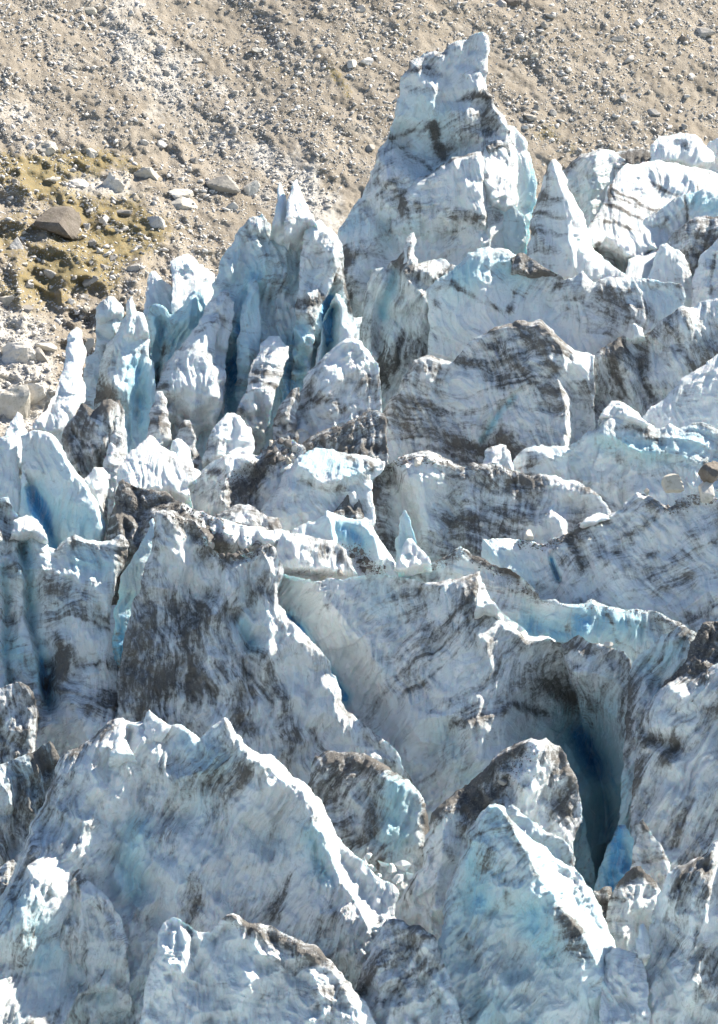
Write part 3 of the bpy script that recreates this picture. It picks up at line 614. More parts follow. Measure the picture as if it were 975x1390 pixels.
ice('snow_ledge', 'snow_ledge', 259.4, [(776,728),(785,714),(797,703),(812,695),(824,697),(830,702),(812,711),(795,722)], 740, part_of='grey_wall', lean=0.9, dirt=0.05, clear=0, fac=(30,3), rough=0.6)
ice('moraine_mound', 'moraine_mound', 254,
    [(138,750),(146,715),(150,698),(155,678),(160,655),(166,651),(176,656),(185,660),(198,662),(210,664),(222,668),(235,673),(246,683),(262,690),(285,698),(310,706),(335,714),(360,724),(372,735)], 820,
    'brown mound of gritty moraine below the white snow hump', 'moraine mound', lean=0.38, tilt=-0.04, fac=(30,13), dirt=0.9, clear=0.0, strata=30,
    relief=[([(185,662),(195,690),(190,730)],-12,10,16)], dirt_shade=[([(250,690),(330,718)],9,-0.5)])
ice('tan_wedge', 'moraine_wedge', 256, [(286,730),(295,699),(304,693),(313,689),(325,686),(338,684),(346,689),(353,695),(366,699),(378,703),(382,714),(380,735)], 790,
    'tan wedge of dirty ice behind the long brown wall', 'moraine wedge', lean=0.25, fac=(30,8), dirt=0.68, clear=0)
ice('snow_strip', 'snow_ledge', 253.8, [(236,715),(243,690),(262,694),(290,704),(318,710),(340,715),(358,716),(375,719),(392,722),(398,735)], 775,
    'snowy ledge of crumbled white lumps along the top of the brown wall', 'snow ledge', lean=0.6, fac=(16,7), dirt=0.25, clear=0, rough=1.3)
ice('white_hooked', 'ice_fin', 255,
    [(392,745),(400,718),(414,711),(427,705),(436,699),(445,695),(464,700),(485,703),(496,709),(504,717),(512,727),(519,738),(530,752),(540,766)], 810,
    'white-rimmed fin with a cyan panel in the very middle of the icefall', 'ice fin', lean=0.10, shoulder=(15,9), fac=(50,6), rough=0.6, dirt=0.12, clear=0.35, back=30,
    relief=[([(446,698),(452,730),(450,760)],10,30,8),([(505,720),(515,760)],14,20,30)], clear_shade=[([(465,720),(490,735)],18,0.6)])
ice('arch', 'ice_arch', 254, [(534,775),(540,762),(545,748),(549,737),(553,731),(561,732),(567,740),(573,750),(580,756),(587,764)], 800,
    'tiny sunlit ice arch pierced by a hole, centre', 'ice arch', lean=0.25, tilt=-0.15, shoulder=(5,5), back=14, fac=(20,5), rough=0.6, dirt=0.15, clear=0.0, hole=(553.5,754,4))
ice('cream_shelf', 'ice_wall', 252.5,
    [(374,785),(377,745),(382,722),(402,722),(415,725),(427,728),(448,731),(460,738),(470,746),(478,760),(486,780),(492,795)], 815,
    'cream wall patched with grey above the smooth blue face', 'ice wall', lean=0.3, tilt=-0.2, shoulder=(9,7), fac=(45,7), dirt=0.3, clear=0.15, strata=80, dirt_shade=[([(440,745),(470,765)],10,0.4),([(440,770),(480,790)],14,-0.1)])
ice('basin_wall', 'ice_wall', 256,
    [(545,800),(560,785),(582,766),(603,754),(615,747),(628,742),(637,747),(646,754),(665,765),(680,768),(695,772),(714,791),(735,812),(757,817),(790,819),(804,815),(827,822),(848,826),(869,829),(886,829),(909,840),(925,848),(938,855),(946,875)], 905,
    'crescent wall with a gritty rim, closing the back of the blue basin', 'ice wall', lean=-0.02, tilt=0.03, shoulder=(7,4), fac=(60,7), flute=(1.5,88), rough=0.8, strata=10, dirt=0.26, clear=0.4, crest_dirt=0.35,
    relief=[([(790,820),(786,860)],12,30,30),([(700,780),(720,840)],-12,40,30)], dirt_shade=[([(605,760),(650,757),(700,778)],8,0.5),([(650,790),(670,830)],14,0.15),([(825,830),(838,870)],3,0.5)], clear_shade=[([(790,835),(860,850)],22,0.5),([(720,850),(780,870)],24,0.5)])
# ------------------------------------------------------------------ the great central walls
ice('blue_wall', 'ice_wall', 249,
    [(370,830),(376,800),(384,776),(400,781),(415,785),(439,788),(461,785),(476,786),(501,782),(524,779),(545,784),(572,788),(590,790),(603,791),(625,783),(650,776),(656,795),(661,815),(668,828),(690,846),(708,862),(717,872),(742,866),(755,872),(765,874),(777,868),(787,862),(796,869),(804,875),(830,878),(845,883),(857,899),(862,930)], 1300,
    'widest blue-grey wall, smooth at the left and streaked with dirt, centre', 'ice wall', lean=0.04, tilt=0.0, shoulder=(10,8), fac=(90,13), flute=(1.5,100), strata=-35, dirt=0.36, clear=0.14, back=260,
    relief=[([(372,800),(398,850),(446,905),(470,965)],-46,14,60),([(660,820),(655,900),(640,980)],16,120,90),([(792,975),(812,1040),(824,1100),(828,1220)],-95,125,66),([(800,1010),(822,1090),(826,1240)],-140,115,52),([(745,960),(760,1040),(790,1120)],18,30,30),([(770,1010),(800,1070),(835,1060)],22,24,24),([(760,1100),(800,1150),(830,1140)],24,24,24),([(520,800),(480,900),(520,990)],-18,70,70),([(640,985),(700,960),(745,985)],9,30,8),([(610,1000),(560,1050)],-14,30,30)],
    dirt_shade=[([(640,810),(600,860),(560,930)],24,0.3),([(660,830),(670,900),(640,960)],18,0.2),([(700,870),(700,920)],24,0.2),([(590,800),(560,830)],16,0.15),([(620,985),(700,960),(740,970)],7,0.5),([(740,930),(800,950)],14,0.4),([(850,910),(848,1000)],10,0.25),([(400,800),(440,860),(480,920)],34,-0.4),([(430,1000),(520,1020)],20,-0.2),([(720,875),(850,885)],6,0.2),([(800,1020),(820,1190)],60,-0.35)],
    clear_shade=[([(388,838),(425,884),(468,945)],12,1.0),([(390,800),(420,840)],26,0.3),([(500,790),(530,830)],30,0.3),([(790,1000),(830,1100),(820,1190)],56,0.75),([(600,1000),(640,1060)],26,0.35)])  # first stroke paints blue shadow along the brown wall; another darkens the hole
ice('lit_ledge', 'crest_ledge', 248.2, [(648,800),(652,786),(658,790),(666,815),(683,835),(704,850),(722,862),(745,863),(758,872),(740,878),(712,882),(690,864),(668,842)], 880, part_of='blue_wall', lean=0.9, tilt=-0.4, shoulder=(6,8), fac=(20,6), dirt=0.14, clear=0, rough=0.8)
ice('brown_wall', 'ice_wall', 245,
    [(158,930),(164,885),(173,848),(184,812),(198,775),(206,745),(209,712),(210,694),(220,692),(231,692),(246,700),(264,708),(275,724),(285,742),(296,751),(307,757),(320,755),(335,750),(350,744),(365,738),(376,745),(384,772),(377,800),(379,822),(400,848),(425,872),(450,905),(464,935),(468,962),(490,980),(530,1010),(560,1060)], 1120,
    'largest brown-stained ice wall, dark and creased, left of centre', 'ice wall', lean=0.03, tilt=0.02, shoulder=(5,8), back=60, fac=(55,15), flute=(1.6,92), strata=75, dirt=0.58, clear=0.1,
    relief=[([(330,755),(345,830),(335,900)],-16,24,24),([(370,745),(362,830),(368,930)],7,26,26),([(285,750),(250,880),(240,960)],-12,40,30),([(215,700),(205,820),(195,930)],14,16,50),([(320,838),(340,870),(348,860)],-20,16,14)],
    dirt_shade=[([(300,770),(260,870),(270,920)],36,0.35),([(200,870),(190,980)],26,0.25),([(230,930),(330,980)],26,0.2),([(210,740),(230,700),(280,750)],12,0.2),([(240,760),(300,790)],26,-0.35),([(330,760),(360,780)],24,-0.3),([(330,860),(360,840)],16,-0.45),([(400,900),(430,960)],34,-0.35),([(290,870),(330,840)],14,-0.1),([(200,900),(215,870)],14,-0.25),([(380,940),(400,1000)],18,0.2)],
    clear_shade=[([(330,850),(345,880)],12,0.6),([(330,790),(345,820)],14,0.3)])
ice('bright_slot', 'ice_column', 250.5, [(140,960),(148,890),(158,820),(168,775),(186,748),(195,730),(203,708),(210,705),(214,725),(205,760),(196,800),(186,850)], 1010,
    'narrow cyan-white column glowing in the cleft of the brown wall', 'ice column', lean=0.15, tilt=-0.1, shoulder=(6,6), fac=(40,4), rough=0.6, dirt=0.1, clear=0.6, clear_shade=[([(170,820),(160,940)],20,0.4)], dirt_shade=[([(160,860),(165,960)],12,0.5)])
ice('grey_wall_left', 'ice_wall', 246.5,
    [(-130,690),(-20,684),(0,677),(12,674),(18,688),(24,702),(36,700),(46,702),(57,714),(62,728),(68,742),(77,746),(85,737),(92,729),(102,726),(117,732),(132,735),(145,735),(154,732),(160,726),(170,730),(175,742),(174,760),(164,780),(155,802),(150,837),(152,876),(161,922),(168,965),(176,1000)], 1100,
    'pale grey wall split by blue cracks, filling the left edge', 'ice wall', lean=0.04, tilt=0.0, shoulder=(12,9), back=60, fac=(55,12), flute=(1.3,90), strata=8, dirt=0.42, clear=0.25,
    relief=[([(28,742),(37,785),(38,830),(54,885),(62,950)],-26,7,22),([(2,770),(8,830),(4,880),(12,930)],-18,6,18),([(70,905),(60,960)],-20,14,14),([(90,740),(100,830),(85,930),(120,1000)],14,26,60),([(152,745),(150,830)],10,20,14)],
    dirt_shade=[([(75,800),(150,840)],16,0.35),([(72,860),(85,900),(75,930)],12,0.5),([(90,890),(160,900)],20,0.25),([(160,740),(168,780)],12,0.45),([(130,960),(170,940)],20,0.3),([(60,740),(140,780)],26,-0.3),([(15,700),(50,705)],10,-0.35),([(10,900),(40,960)],34,0.3),([(80,960),(120,990)],20,-0.2)],  # the wide stroke at lower left paints deeper shadow into the dirt
    clear_shade=[([(32,742),(40,790),(42,830),(56,880),(66,960)],10,0.45),([(3,770),(9,830),(5,880),(12,930)],9,0.4),([(110,760),(140,770)],18,0.4),([(20,880),(66,930)],20,0.5)])
ice('white_rim', 'snow_rim', 245.9, [(16,722),(20,704),(30,700),(40,700),(50,704),(58,716),(64,736),(58,742),(48,732)], 760, part_of='grey_wall_left', lean=0.7, tilt=-0.1, fac=(24,5), dirt=0.1, clear=0)
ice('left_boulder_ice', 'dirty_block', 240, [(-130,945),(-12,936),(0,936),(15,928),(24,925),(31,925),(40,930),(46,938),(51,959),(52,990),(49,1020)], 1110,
    'dark rounded ice block with black grit, low at the left edge', 'ice block', lean=0.04, shoulder=(16,12), fac=(36,12), dirt=0.72, clear=0.25, strata=80)  # dirt raised beyond the grit to paint deeper shadow
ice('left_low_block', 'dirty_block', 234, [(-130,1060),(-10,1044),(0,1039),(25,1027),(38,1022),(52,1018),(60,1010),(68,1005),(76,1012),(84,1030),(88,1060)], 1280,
    'dark blue-grey block in shadow beside the big foreground ridge', 'ice block', lean=0.03, shoulder=(8,7), fac=(40,12), flute=(1.5,95), dirt=0.64, clear=0.4, strata=70, relief=[([(26,1050),(22,1120),(10,1190)],-14,14,16)], dirt_shade=[([(50,1030),(70,1020)],18,0.3)])  # dirt and clear blue raised to paint this block's shadow
ice('left_brown_foot', 'dirty_block', 229, [(-130,1196),(-12,1182),(0,1176),(10,1168),(20,1166),(27,1176),(32,1200)], 1400,
    'small brown ice foot at the left edge, against the big foreground ridge', 'ice block', lean=0.1, fac=(26,8), dirt=0.6)

# ------------------------------------------------------------------ lower right: amphitheatre and hole
ice('amphi_wall', 'ice_wall', 246,
    [(838,1180),(842,1100),(846,1040),(850,980),(853,930),(858,902),(868,890),(880,881),(890,872),(900,866),(920,850),(935,853),(945,856),(952,880),(950,910),(945,940)], 1330,
    'streaky blue wall dropping into the deep blue hole, right', 'ice wall', lean=0.03, tilt=0.16, shoulder=(6,6), fac=(60,9), flute=(2.4,118), strata=-55, dirt=0.46, clear=0.3, clear_shade=[([(845,1060),(850,1150)],26,0.6),([(880,900),(930,880)],24,0.2)], dirt_shade=[([(856,930),(850,1040)],9,0.3)])
ice('gravel_top', 'moraine_mound', 244.5,
    [(880,985),(890,950),(902,926),(916,912),(932,895),(938,872),(945,857),(954,847),(965,844),(975,843),(1110,838)], 1040,
    'black gravelly moraine lip overhanging the streaky wall at the frame edge', 'moraine mound', lean=0.3, fac=(24,12), dirt=0.92, clear=0)
ice('right_streak', 'ice_wall', 242.5,
    [(852,1230),(856,1120),(860,1040),(866,990),(876,962),(888,944),(906,928),(920,920),(935,913),(950,914),(962,906),(975,898),(1110,884)], 1340,
    'pale wall raked by dark slanting streaks, below the gravelly lip', 'ice wall', lean=0.07, tilt=0.05, shoulder=(8,7), fac=(60,12), flute=(2.2,120), strata=-58, dirt=0.48, clear=0.18,
    relief=[([(908,930),(893,1000),(905,1080)],10,26,30),([(885,1000),(915,1020)],-14,14,14)], dirt_shade=[([(885,1000),(915,1010),(900,1030)],12,0.5),([(870,980),(862,1080)],9,0.4),([(930,920),(955,915)],8,0.4)])
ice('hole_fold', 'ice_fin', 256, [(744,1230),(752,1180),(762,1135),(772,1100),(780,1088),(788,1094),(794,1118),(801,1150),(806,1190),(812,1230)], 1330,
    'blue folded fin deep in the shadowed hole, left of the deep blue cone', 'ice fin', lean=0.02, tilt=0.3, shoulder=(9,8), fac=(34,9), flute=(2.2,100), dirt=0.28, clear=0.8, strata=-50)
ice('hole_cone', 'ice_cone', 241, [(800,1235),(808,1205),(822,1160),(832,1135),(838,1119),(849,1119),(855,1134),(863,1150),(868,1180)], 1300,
    'deep blue cone at the bottom of the shadowed hole', 'ice cone', lean=0.0, tilt=0.25, fac=(30,8), flute=(1.8,95), dirt=0.3, clear=0.85, clear_shade=[([(840,1120),(835,1200)],10,0.2)])  # tinted deeper blue to put the hole's shade into the colour
ice('grey_pyramid', 'ice_pyramid', 233.5, [(850,1200),(858,1172),(863,1150),(868,1126),(870,1115),(874,1111),(879,1121),(886,1135),(893,1142),(900,1149),(906,1162),(912,1182)], 1310,
    'speckled grey pyramid with a black tip, beside the deep blue hole', 'ice pyramid', lean=0.10, tilt=0.02, shoulder=(8,7), fac=(30,8), dirt=0.42, clear=0.1, dirt_shade=[([(873,1112),(876,1124)],6,0.7)])
ice('grey_mound', 'ice_block', 229.5, [(818,1290),(824,1246),(828,1218),(842,1195),(852,1184),(861,1177),(868,1175),(875,1188),(884,1194),(893,1198),(899,1210),(904,1240)], 1420,
    'grey-green rounded block with a black cap, below the speckled pyramid', 'ice block', lean=0.10, shoulder=(13,10), fac=(40,9), dirt=0.42, clear=0.25, dirt_shade=[([(845,1195),(866,1180),(895,1205)],8,0.6)])
ice('dark_sill', 'dirty_block', 231.5, [(798,1235),(806,1210),(816,1207),(824,1204),(831,1204),(836,1222),(838,1250)], 1340,
    'small black sill at the bottom edge of the deep hole', 'ice block', lean=0.1, fac=(18,6), dirt=0.85, clear=0)
ice('dirty_slab_low', 'dirty_wall', 238.5,
    [(414,1120),(420,1050),(426,1024),(440,1021),(457,1020),(476,1020),(494,1022),(503,1026),(512,1032),(522,1039),(531,1046),(546,1051),(556,1060),(566,1073),(574,1084),(579,1095),(583,1112),(585,1140)], 1290,
    'mud-topped slab with a pale blue lower half, behind the sunlit foreground crest', 'ice slab', lean=0.05, shoulder=(7,7), fac=(45,12), flute=(1.6,105), strata=-50, dirt=0.52, clear=0.25,
    relief=[([(545,1055),(520,1110),(500,1160)],12,40,30)], dirt_shade=[([(430,1028),(490,1030),(535,1050)],16,0.5),([(460,1060),(450,1110),(470,1140)],20,0.3),([(515,1070),(500,1110)],12,0.4),([(540,1080),(545,1140)],24,-0.5),([(575,1090),(582,1130)],6,0.5),([(520,1165),(575,1150)],8,0.4)], clear_shade=[([(540,1070),(530,1140)],26,0.4)])
ice('brown_ridge', 'dirty_ridge', 232,
    [(532,1290),(537,1230),(550,1204),(562,1188),(572,1175),(578,1145),(584,1115),(586,1101),(597,1091),(609,1082),(622,1072),(634,1064),(652,1048),(668,1031),(681,1021),(694,1012),(706,1006),(719,1003),(729,1006),(742,1001),(760,1012),(769,1024),(775,1038),(781,1052),(786,1064),(791,1097),(788,1118),(778,1138)], 1350,
    'gritty brown-topped ridge with a sunlit cream flank, lower centre', 'ice ridge', lean=0.14, shoulder=(9,8), fac=(42,11), flute=(1.2,100), strata=-50, dirt=0.34, clear=0.08, back=50,
    relief=[([(728,1004),(712,1040),(694,1092)],26,80,36),([(606,1090),(600,1150),(590,1230)],22,60,20)],
    dirt_shade=[([(588,1104),(634,1068),(700,1014)],15,0.65),([(640,1090),(632,1130)],16,0.6),([(690,1060),(660,1090)],14,0.5),([(745,1010),(775,1060),(780,1110)],20,0.45),([(745,1070),(760,1120)],16,0.3),([(560,1200),(550,1260)],10,0.3),([(600,1150),(625,1180)],8,0.45),([(722,1010),(705,1050)],8,-0.7)])
ice('pale_under', 'ice_ridge', 228.5, [(684,1115),(690,1095),(697,1092),(705,1100),(716,1108),(729,1119),(742,1130),(753,1133),(764,1138),(771,1146),(776,1155),(780,1175),(790,1200)], 1300,
    'pale blue ridge in shade between the brown-topped ridge and the white fin', 'ice ridge', lean=0.05, tilt=0.02, shoulder=(6,6), fac=(36,7), dirt=0.25, clear=0.35, dirt_shade=[([(764,1140),(778,1170)],8,0.4)])

# ------------------------------------------------------------------ foreground
ice('front_ridge', 'ice_ridge', 226,
    [(-130,1300),(-12,1250),(0,1222),(15,1195),(25,1161),(34,1142),(45,1116),(55,1093),(65,1070),(74,1050),(83,1030),(92,1020),(108,1014),(120,1005),(132,996),(141,986),(150,978),(158,974),(166,973),(176,977),(185,981),(194,980),(200,966),(208,969),(215,975),(225,982),(232,984),(240,983),(248,985),(260,992),(271,1000),(276,996),(283,991),(291,984),(300,977),(306,973),(310,974),(315,983),(321,993),(332,1006),(342,1016),(352,1024),(366,1025),(375,1029),(384,1035),(393,1045),(401,1055),(419,1067),(428,1078),(436,1089),(443,1103),(450,1117),(457,1130),(464,1142),(471,1151),(478,1159),(489,1168),(499,1177),(511,1186),(523,1194),(532,1200),(541,1208),(540,1220),(537,1230),(535,1246),(548,1257),(575,1290),(600,1330)], 1500,
    'biggest foreground ridge, blue and fluted, with a sunlit jagged crest', 'ice ridge', lean=0.05, shoulder=(13,8), back=70, rough=0.85, fac=(62,15), flute=(2.2,108), strata=-62, dirt=0.35, clear=0.22,
    relief=[([(312,975),(300,1010),(270,1090),(240,1180)],14,70,60),([(345,1020),(410,1090),(450,1170),(500,1260)],18,60,18),([(426,1140),(440,1175),(446,1190)],-12,14,14),([(160,1165),(200,1210)],-16,24,24),([(390,1190),(370,1250)],-9,20,16)],
    roofs=[([(40,1075),(92,1020),(150,980),(200,968),(225,984)],0.52,[(226,986),(205,1045),(180,1105),(158,1160),(140,1230),(110,1330)],0.9,-1)],
    dirt_shade=[([(95,1025),(150,985)],11,0.5),([(80,1060),(40,1150)],12,0.28),([(345,1030),(300,1060),(270,1130)],18,0.3),([(330,1040),(300,1100)],9,0.4),([(305,980),(310,1010)],14,0.35),([(255,1180),(270,1240)],14,0.3),([(395,1190),(370,1250)],10,0.35),([(230,1000),(215,1040)],8,0.25),([(350,1020),(440,1090),(500,1180)],10,-0.3),([(280,1010),(240,1100)],30,0.1)],
    clear_shade=[([(420,1130),(445,1190)],16,0.4),([(190,1120),(175,1200)],24,0.5),([(340,1120),(400,1160)],40,0.2),([(20,1230),(60,1290)],40,0.4),([(290,1040),(260,1000)],24,0.3)])
ice('front_tooth', 'bright_tooth', 224, [(146,1062),(148,1040),(150,1020),(155,1008),(161,999),(167,1000),(173,1005),(178,1016),(183,1028),(190,1041),(198,1053)], 1076, part_of='front_ridge',
    lean=0.5, tilt=-0.2, shoulder=(8,7), fac=(60,3), rough=0.35, dirt=0.0, clear=0.45)
ice('back_tooth', 'pale_tooth', 225.2, [(188,1030),(194,990),(199,968),(203,965),(210,970),(220,977),(232,985),(222,1004),(212,1024)], 1060, part_of='front_ridge',
    lean=0.12, tilt=-0.08, shoulder=(5,5), fac=(40,4), rough=0.5, dirt=0.05, clear=0.25)
ice('front_buttress', 'added_shade_lump', 223, [(58,1310),(68,1260),(77,1215),(79,1175),(84,1168),(92,1170),(101,1175),(110,1184),(118,1195),(128,1203),(138,1210),(150,1222),(162,1240),(175,1280)], 1500, part_of='front_ridge',
    lean=0.0, tilt=0.1, shoulder=(8,7), fac=(34,11), flute=(1.6,95), dirt=0.38, clear=0.2, strata=-60, dirt_shade=[([(82,1175),(110,1195)],14,0.45),([(85,1200),(90,1280)],12,0.3)])  # lump added to draw a shading boundary on the ridge
ice('white_front_fin', 'ice_fin', 222,
    [(588,1330),(598,1270),(604,1225),(612,1197),(622,1174),(634,1149),(634,1130),(640,1120),(646,1112),(655,1101),(664,1092),(675,1088),(681,1092),(686,1099),(690,1106),(694,1112),(708,1127),(718,1134),(727,1141),(742,1153),(756,1164),(767,1171),(778,1178),(791,1193),(804,1208),(808,1216),(811,1226),(819,1241),(826,1256),(831,1268),(834,1282),(845,1310),(860,1340)], 1500,
    'pyramid fin with a dazzling white right slope and cyan left face, bottom', 'ice fin', lean=0.06, shoulder=(6,6), back=30, fac=(46,11), flute=(1.4,110), strata=-35, dirt=0.26, clear=0.40,
    relief=[([(683,1096),(699,1130),(714,1160),(733,1192),(758,1230),(788,1266),(812,1310),(830,1360)],46,150,46),([(680,1250),(700,1290),(690,1340)],-14,30,30)],
    dirt_shade=[([(688,1100),(700,1140),(728,1185)],7,0.4),([(650,1250),(690,1225)],10,0.45),([(660,1150),(690,1200)],10,0.25),([(755,1235),(785,1265)],12,0.45),([(770,1260),(785,1300)],14,0.5),([(640,1140),(660,1180)],9,0.2),([(720,1130),(780,1200),(820,1280)],14,-0.5),([(615,1260),(640,1290)],12,0.3)],
    clear_shade=[([(640,1150),(650,1220)],20,0.4),([(720,1240),(740,1290)],24,0.4)])
ice('front_right', 'ice_ridge', 221,
    [(872,1330),(882,1288),(884,1262),(885,1242),(893,1223),(900,1200),(905,1184),(913,1179),(921,1175),(935,1169),(944,1167),(953,1163),(960,1154),(967,1145),(975,1135),(990,1122),(1110,1108)], 1500,
    'grey foreground ridge with a sunlit warm-white strip at the frame edge', 'ice ridge', lean=0.06, tilt=0.0, shoulder=(8,7), fac=(45,12), flute=(1.8,110), strata=-60, dirt=0.40, clear=0.08,
    relief=[([(968,1146),(962,1190),(955,1260),(950,1330)],24,50,18)], dirt_shade=[([(930,1180),(925,1230),(910,1280)],16,0.35),([(960,1160),(950,1230),(945,1280)],9,0.45),([(905,1190),(895,1240)],8,-0.3)])
ice('white_egg', 'ice_nub', 220.2, [(864,1300),(865,1266),(868,1257),(873,1253),(879,1260),(881,1272),(880,1285),(884,1305)], 1325,
    'small white egg-shaped knob wedged at the foot of the right ridge', 'ice nub', lean=0.4, tilt=-0.25, shoulder=(10,7), fac=(20,4), rough=0.6, dirt=0.08, clear=0)
ice('pale_sill', 'ice_block', 219.6, [(816,1320),(824,1298),(832,1290),(842,1287),(854,1290),(864,1295),(872,1306),(880,1325)], 1500,
    'low pale block below the white egg, touching the bottom edge', 'ice block', lean=0.3, fac=(24,6), dirt=0.3)
ice('front_low_dirty', 'dirty_block', 219,
    [(470,1380),(490,1320),(505,1285),(514,1262),(526,1249),(538,1247),(548,1250),(558,1255),(566,1254),(575,1257),(583,1266),(590,1274),(597,1290),(606,1318),(625,1370)], 1500,
    'stubby dirty ice block with two points, bottom centre', 'ice block', lean=0.08, shoulder=(8,7), fac=(30,13), strata=-40, dirt=0.46, clear=0.2, relief=[([(576,1260),(590,1310)],10,26,14)])
ice('front_low_ridge', 'ice_ridge', 217,
    [(190,1380),(205,1310),(214,1288),(216,1266),(219,1250),(226,1246),(234,1244),(246,1248),(258,1256),(268,1263),(278,1268),(286,1262),(293,1257),(300,1247),(308,1242),(318,1239),(326,1245),(335,1252),(350,1255),(366,1257),(380,1264),(394,1271),(408,1276),(422,1281),(434,1289),(446,1299),(470,1330),(500,1370),(520,1410)], 1500,
    'low foreground ridge, white at one end and grit-covered at the other', 'ice ridge', lean=0.12, shoulder=(14,10), fac=(42,14), strata=20, dirt=0.22, clear=0.15,
    relief=[([(256,1258),(262,1290)],-14,12,10),([(320,1242),(330,1280),(350,1330)],10,24,40)],
    dirt_shade=[([(310,1246),(340,1258)],10,0.5),([(345,1262),(400,1280),(440,1305)],13,0.6),([(256,1270),(262,1310)],9,0.3),([(400,1310),(460,1360)],30,0.35),([(225,1255),(240,1280)],14,-0.2)])
# ------------------------------------------------------------------ loose ice chunks, stones and grit
def hull_variants(n, seed, npts=11):
    import bmesh
    out = []; r = np.random.RandomState(seed)
    for k in range(n):
        p = r.normal(size=(npts, 3)); p /= np.linalg.norm(p, axis=1)[:, None]; p *= r.uniform(0.75, 1.1, (npts, 1))
        p *= np.array([1.0, r.uniform(0.65, 1.0), r.uniform(0.4, 0.75)])
        bm = bmesh.new()
        for q in p: bm.verts.new(q)
        bmesh.ops.convex_hull(bm, input=bm.verts)
        bmesh.ops.triangulate(bm, faces=bm.faces)
        bmesh.ops.delete(bm, geom=[v for v in bm.verts if not v.link_faces], context='VERTS')
        bm.verts.index_update(); bm.verts.ensure_lookup_table()
        V = np.array([v.co[:] for v in bm.verts]); T = np.array([[v.index for v in f.verts] for f in bm.faces])
        bm.free(); out.append((V, T))
    return out
HULLS = hull_variants(14, 3)

def rotmats(r, n, tiltmax=0.5):
    a = r.uniform(0, 2 * np.pi, n); b = r.normal(0, tiltmax, n); c = r.normal(0, tiltmax, n)
    ca, sa, cb, sb, cc, sc_ = np.cos(a), np.sin(a), np.cos(b), np.sin(b), np.cos(c), np.sin(c)
    z = np.zeros(n); o = np.ones(n)
    Rz = np.stack([ca, -sa, z, sa, ca, z, z, z, o], -1).reshape(n, 3, 3)
    Rx = np.stack([o, z, z, z, cb, -sb, z, sb, cb], -1).reshape(n, 3, 3)
    Ry = np.stack([cc, z, sc_, z, o, z, -sc_, z, cc], -1).reshape(n, 3, 3)
    return Rz @ Rx @ Ry

def stones_mesh(name, P, R, mat, seed, label=None, base=None, elong=1.0):
    """many small stones nobody would count, one mesh"""
    r = np.random.RandomState(seed); n = len(P)
    rot = rotmats(r, n, 0.35); var = r.randint(0, len(HULLS), n)
    Vs, Ts, tone = [], [], []; off = 0
    for k, (V, T) in enumerate(HULLS):
        s = np.where(var == k)[0]
        if not len(s): continue
        W = np.einsum('nij,vj->nvi', rot[s], V * np.array([elong, 1, 1])) * R[s][:, None, None] + P[s][:, None, :]
        Vs.append(W.reshape(-1, 3))
        Ts.append((T[None] + (off + np.arange(len(s)) * len(V))[:, None, None]).reshape(-1, 3))
        tone.append(np.repeat(r.uniform(0, 1, len(s)), len(V))); off += len(s) * len(V)
    V = np.concatenate(Vs); T = np.concatenate(Ts)
    o = mesh_obj(name, V, T, mat, P.mean(0) if base is None else base, None, {'tone': np.concatenate(tone)}, None, None, False, 3)
    return tag(o, label, None, None, 'stuff')

def cut_rock(seed, sub, planes=12, rough=0.035, flat=0.7, dlo=0.5):
    """one boulder: a sphere cut by random planes, with a worn surface"""
    import bmesh
    r = np.random.RandomState(seed)
    bm = bmesh.new(); bmesh.ops.create_icosphere(bm, subdivisions=sub, radius=1)
    V = np.array([v.co[:] for v in bm.verts]); T = np.array([[v.index for v in f.verts] for f in bm.faces]); bm.free()
    N = r.normal(size=(planes, 3)); N /= np.linalg.norm(N, axis=1)[:, None]
    d = r.uniform(dlo, 0.85, planes)
    dots = V @ N.T
    rad = np.where(dots > 0.05, d / np.maximum(dots, 0.05), 9).min(1); rad = np.minimum(rad, 1.3)
    rad *= 1 + rough * 2 * (fbm(V[:, 0] * 2.5 + seed, V[:, 1] * 2.5 + V[:, 2] * 1.7, seed, 4) - 0.5) * 2
    return V * rad[:, None] * np.array([1, 0.85, flat]), T

ROCKS = {}
def rock_mesh(kind, seed, mat, sub):
    k = (kind, seed, mat.name)
    if k not in ROCKS:
        V, T = HULLS[seed % len(HULLS)] if kind == 'ice_chunk' else cut_rock(seed, sub, 18 if kind == 'ice_chunk' else 26 if kind == 'rock_outcrop' else 13, 0.09 if kind == 'rock_outcrop' else 0.03, 0.7, 0.32 if kind == 'ice_chunk' else 0.5)
        me = bpy.data.meshes.new(kind); me.from_pydata(V.tolist(), [], T.tolist()); me.materials.append(mat); ROCKS[k] = me
    return ROCKS[k]

def rock(name, p, sx, sy, sz, mat, label, cat, group=None, seed=1, rot=None, sub=3):
    o = bpy.data.objects.new(name, rock_mesh(name, seed, mat, sub)); COL.objects.link(o)
    o.location = Vector(p); o.scale = (sx, sy, sz)
    o.rotation_euler = rot or (RNG.gauss(0, .2), RNG.gauss(0, .2), RNG.uniform(0, 6.28))
    return tag(o, label, cat, group)

# ------------------------------------------------------------------ the slope behind
def slope_depth(px, py):
    px = np.asarray(px, float); py = np.asarray(py, float)
    base = 334 + (450 - py) * 0.078 + (px - CX) * 0.034
    bench = 4.0 * sstep(400, 200, py) * sstep(520, 200, px)
    return base + bench

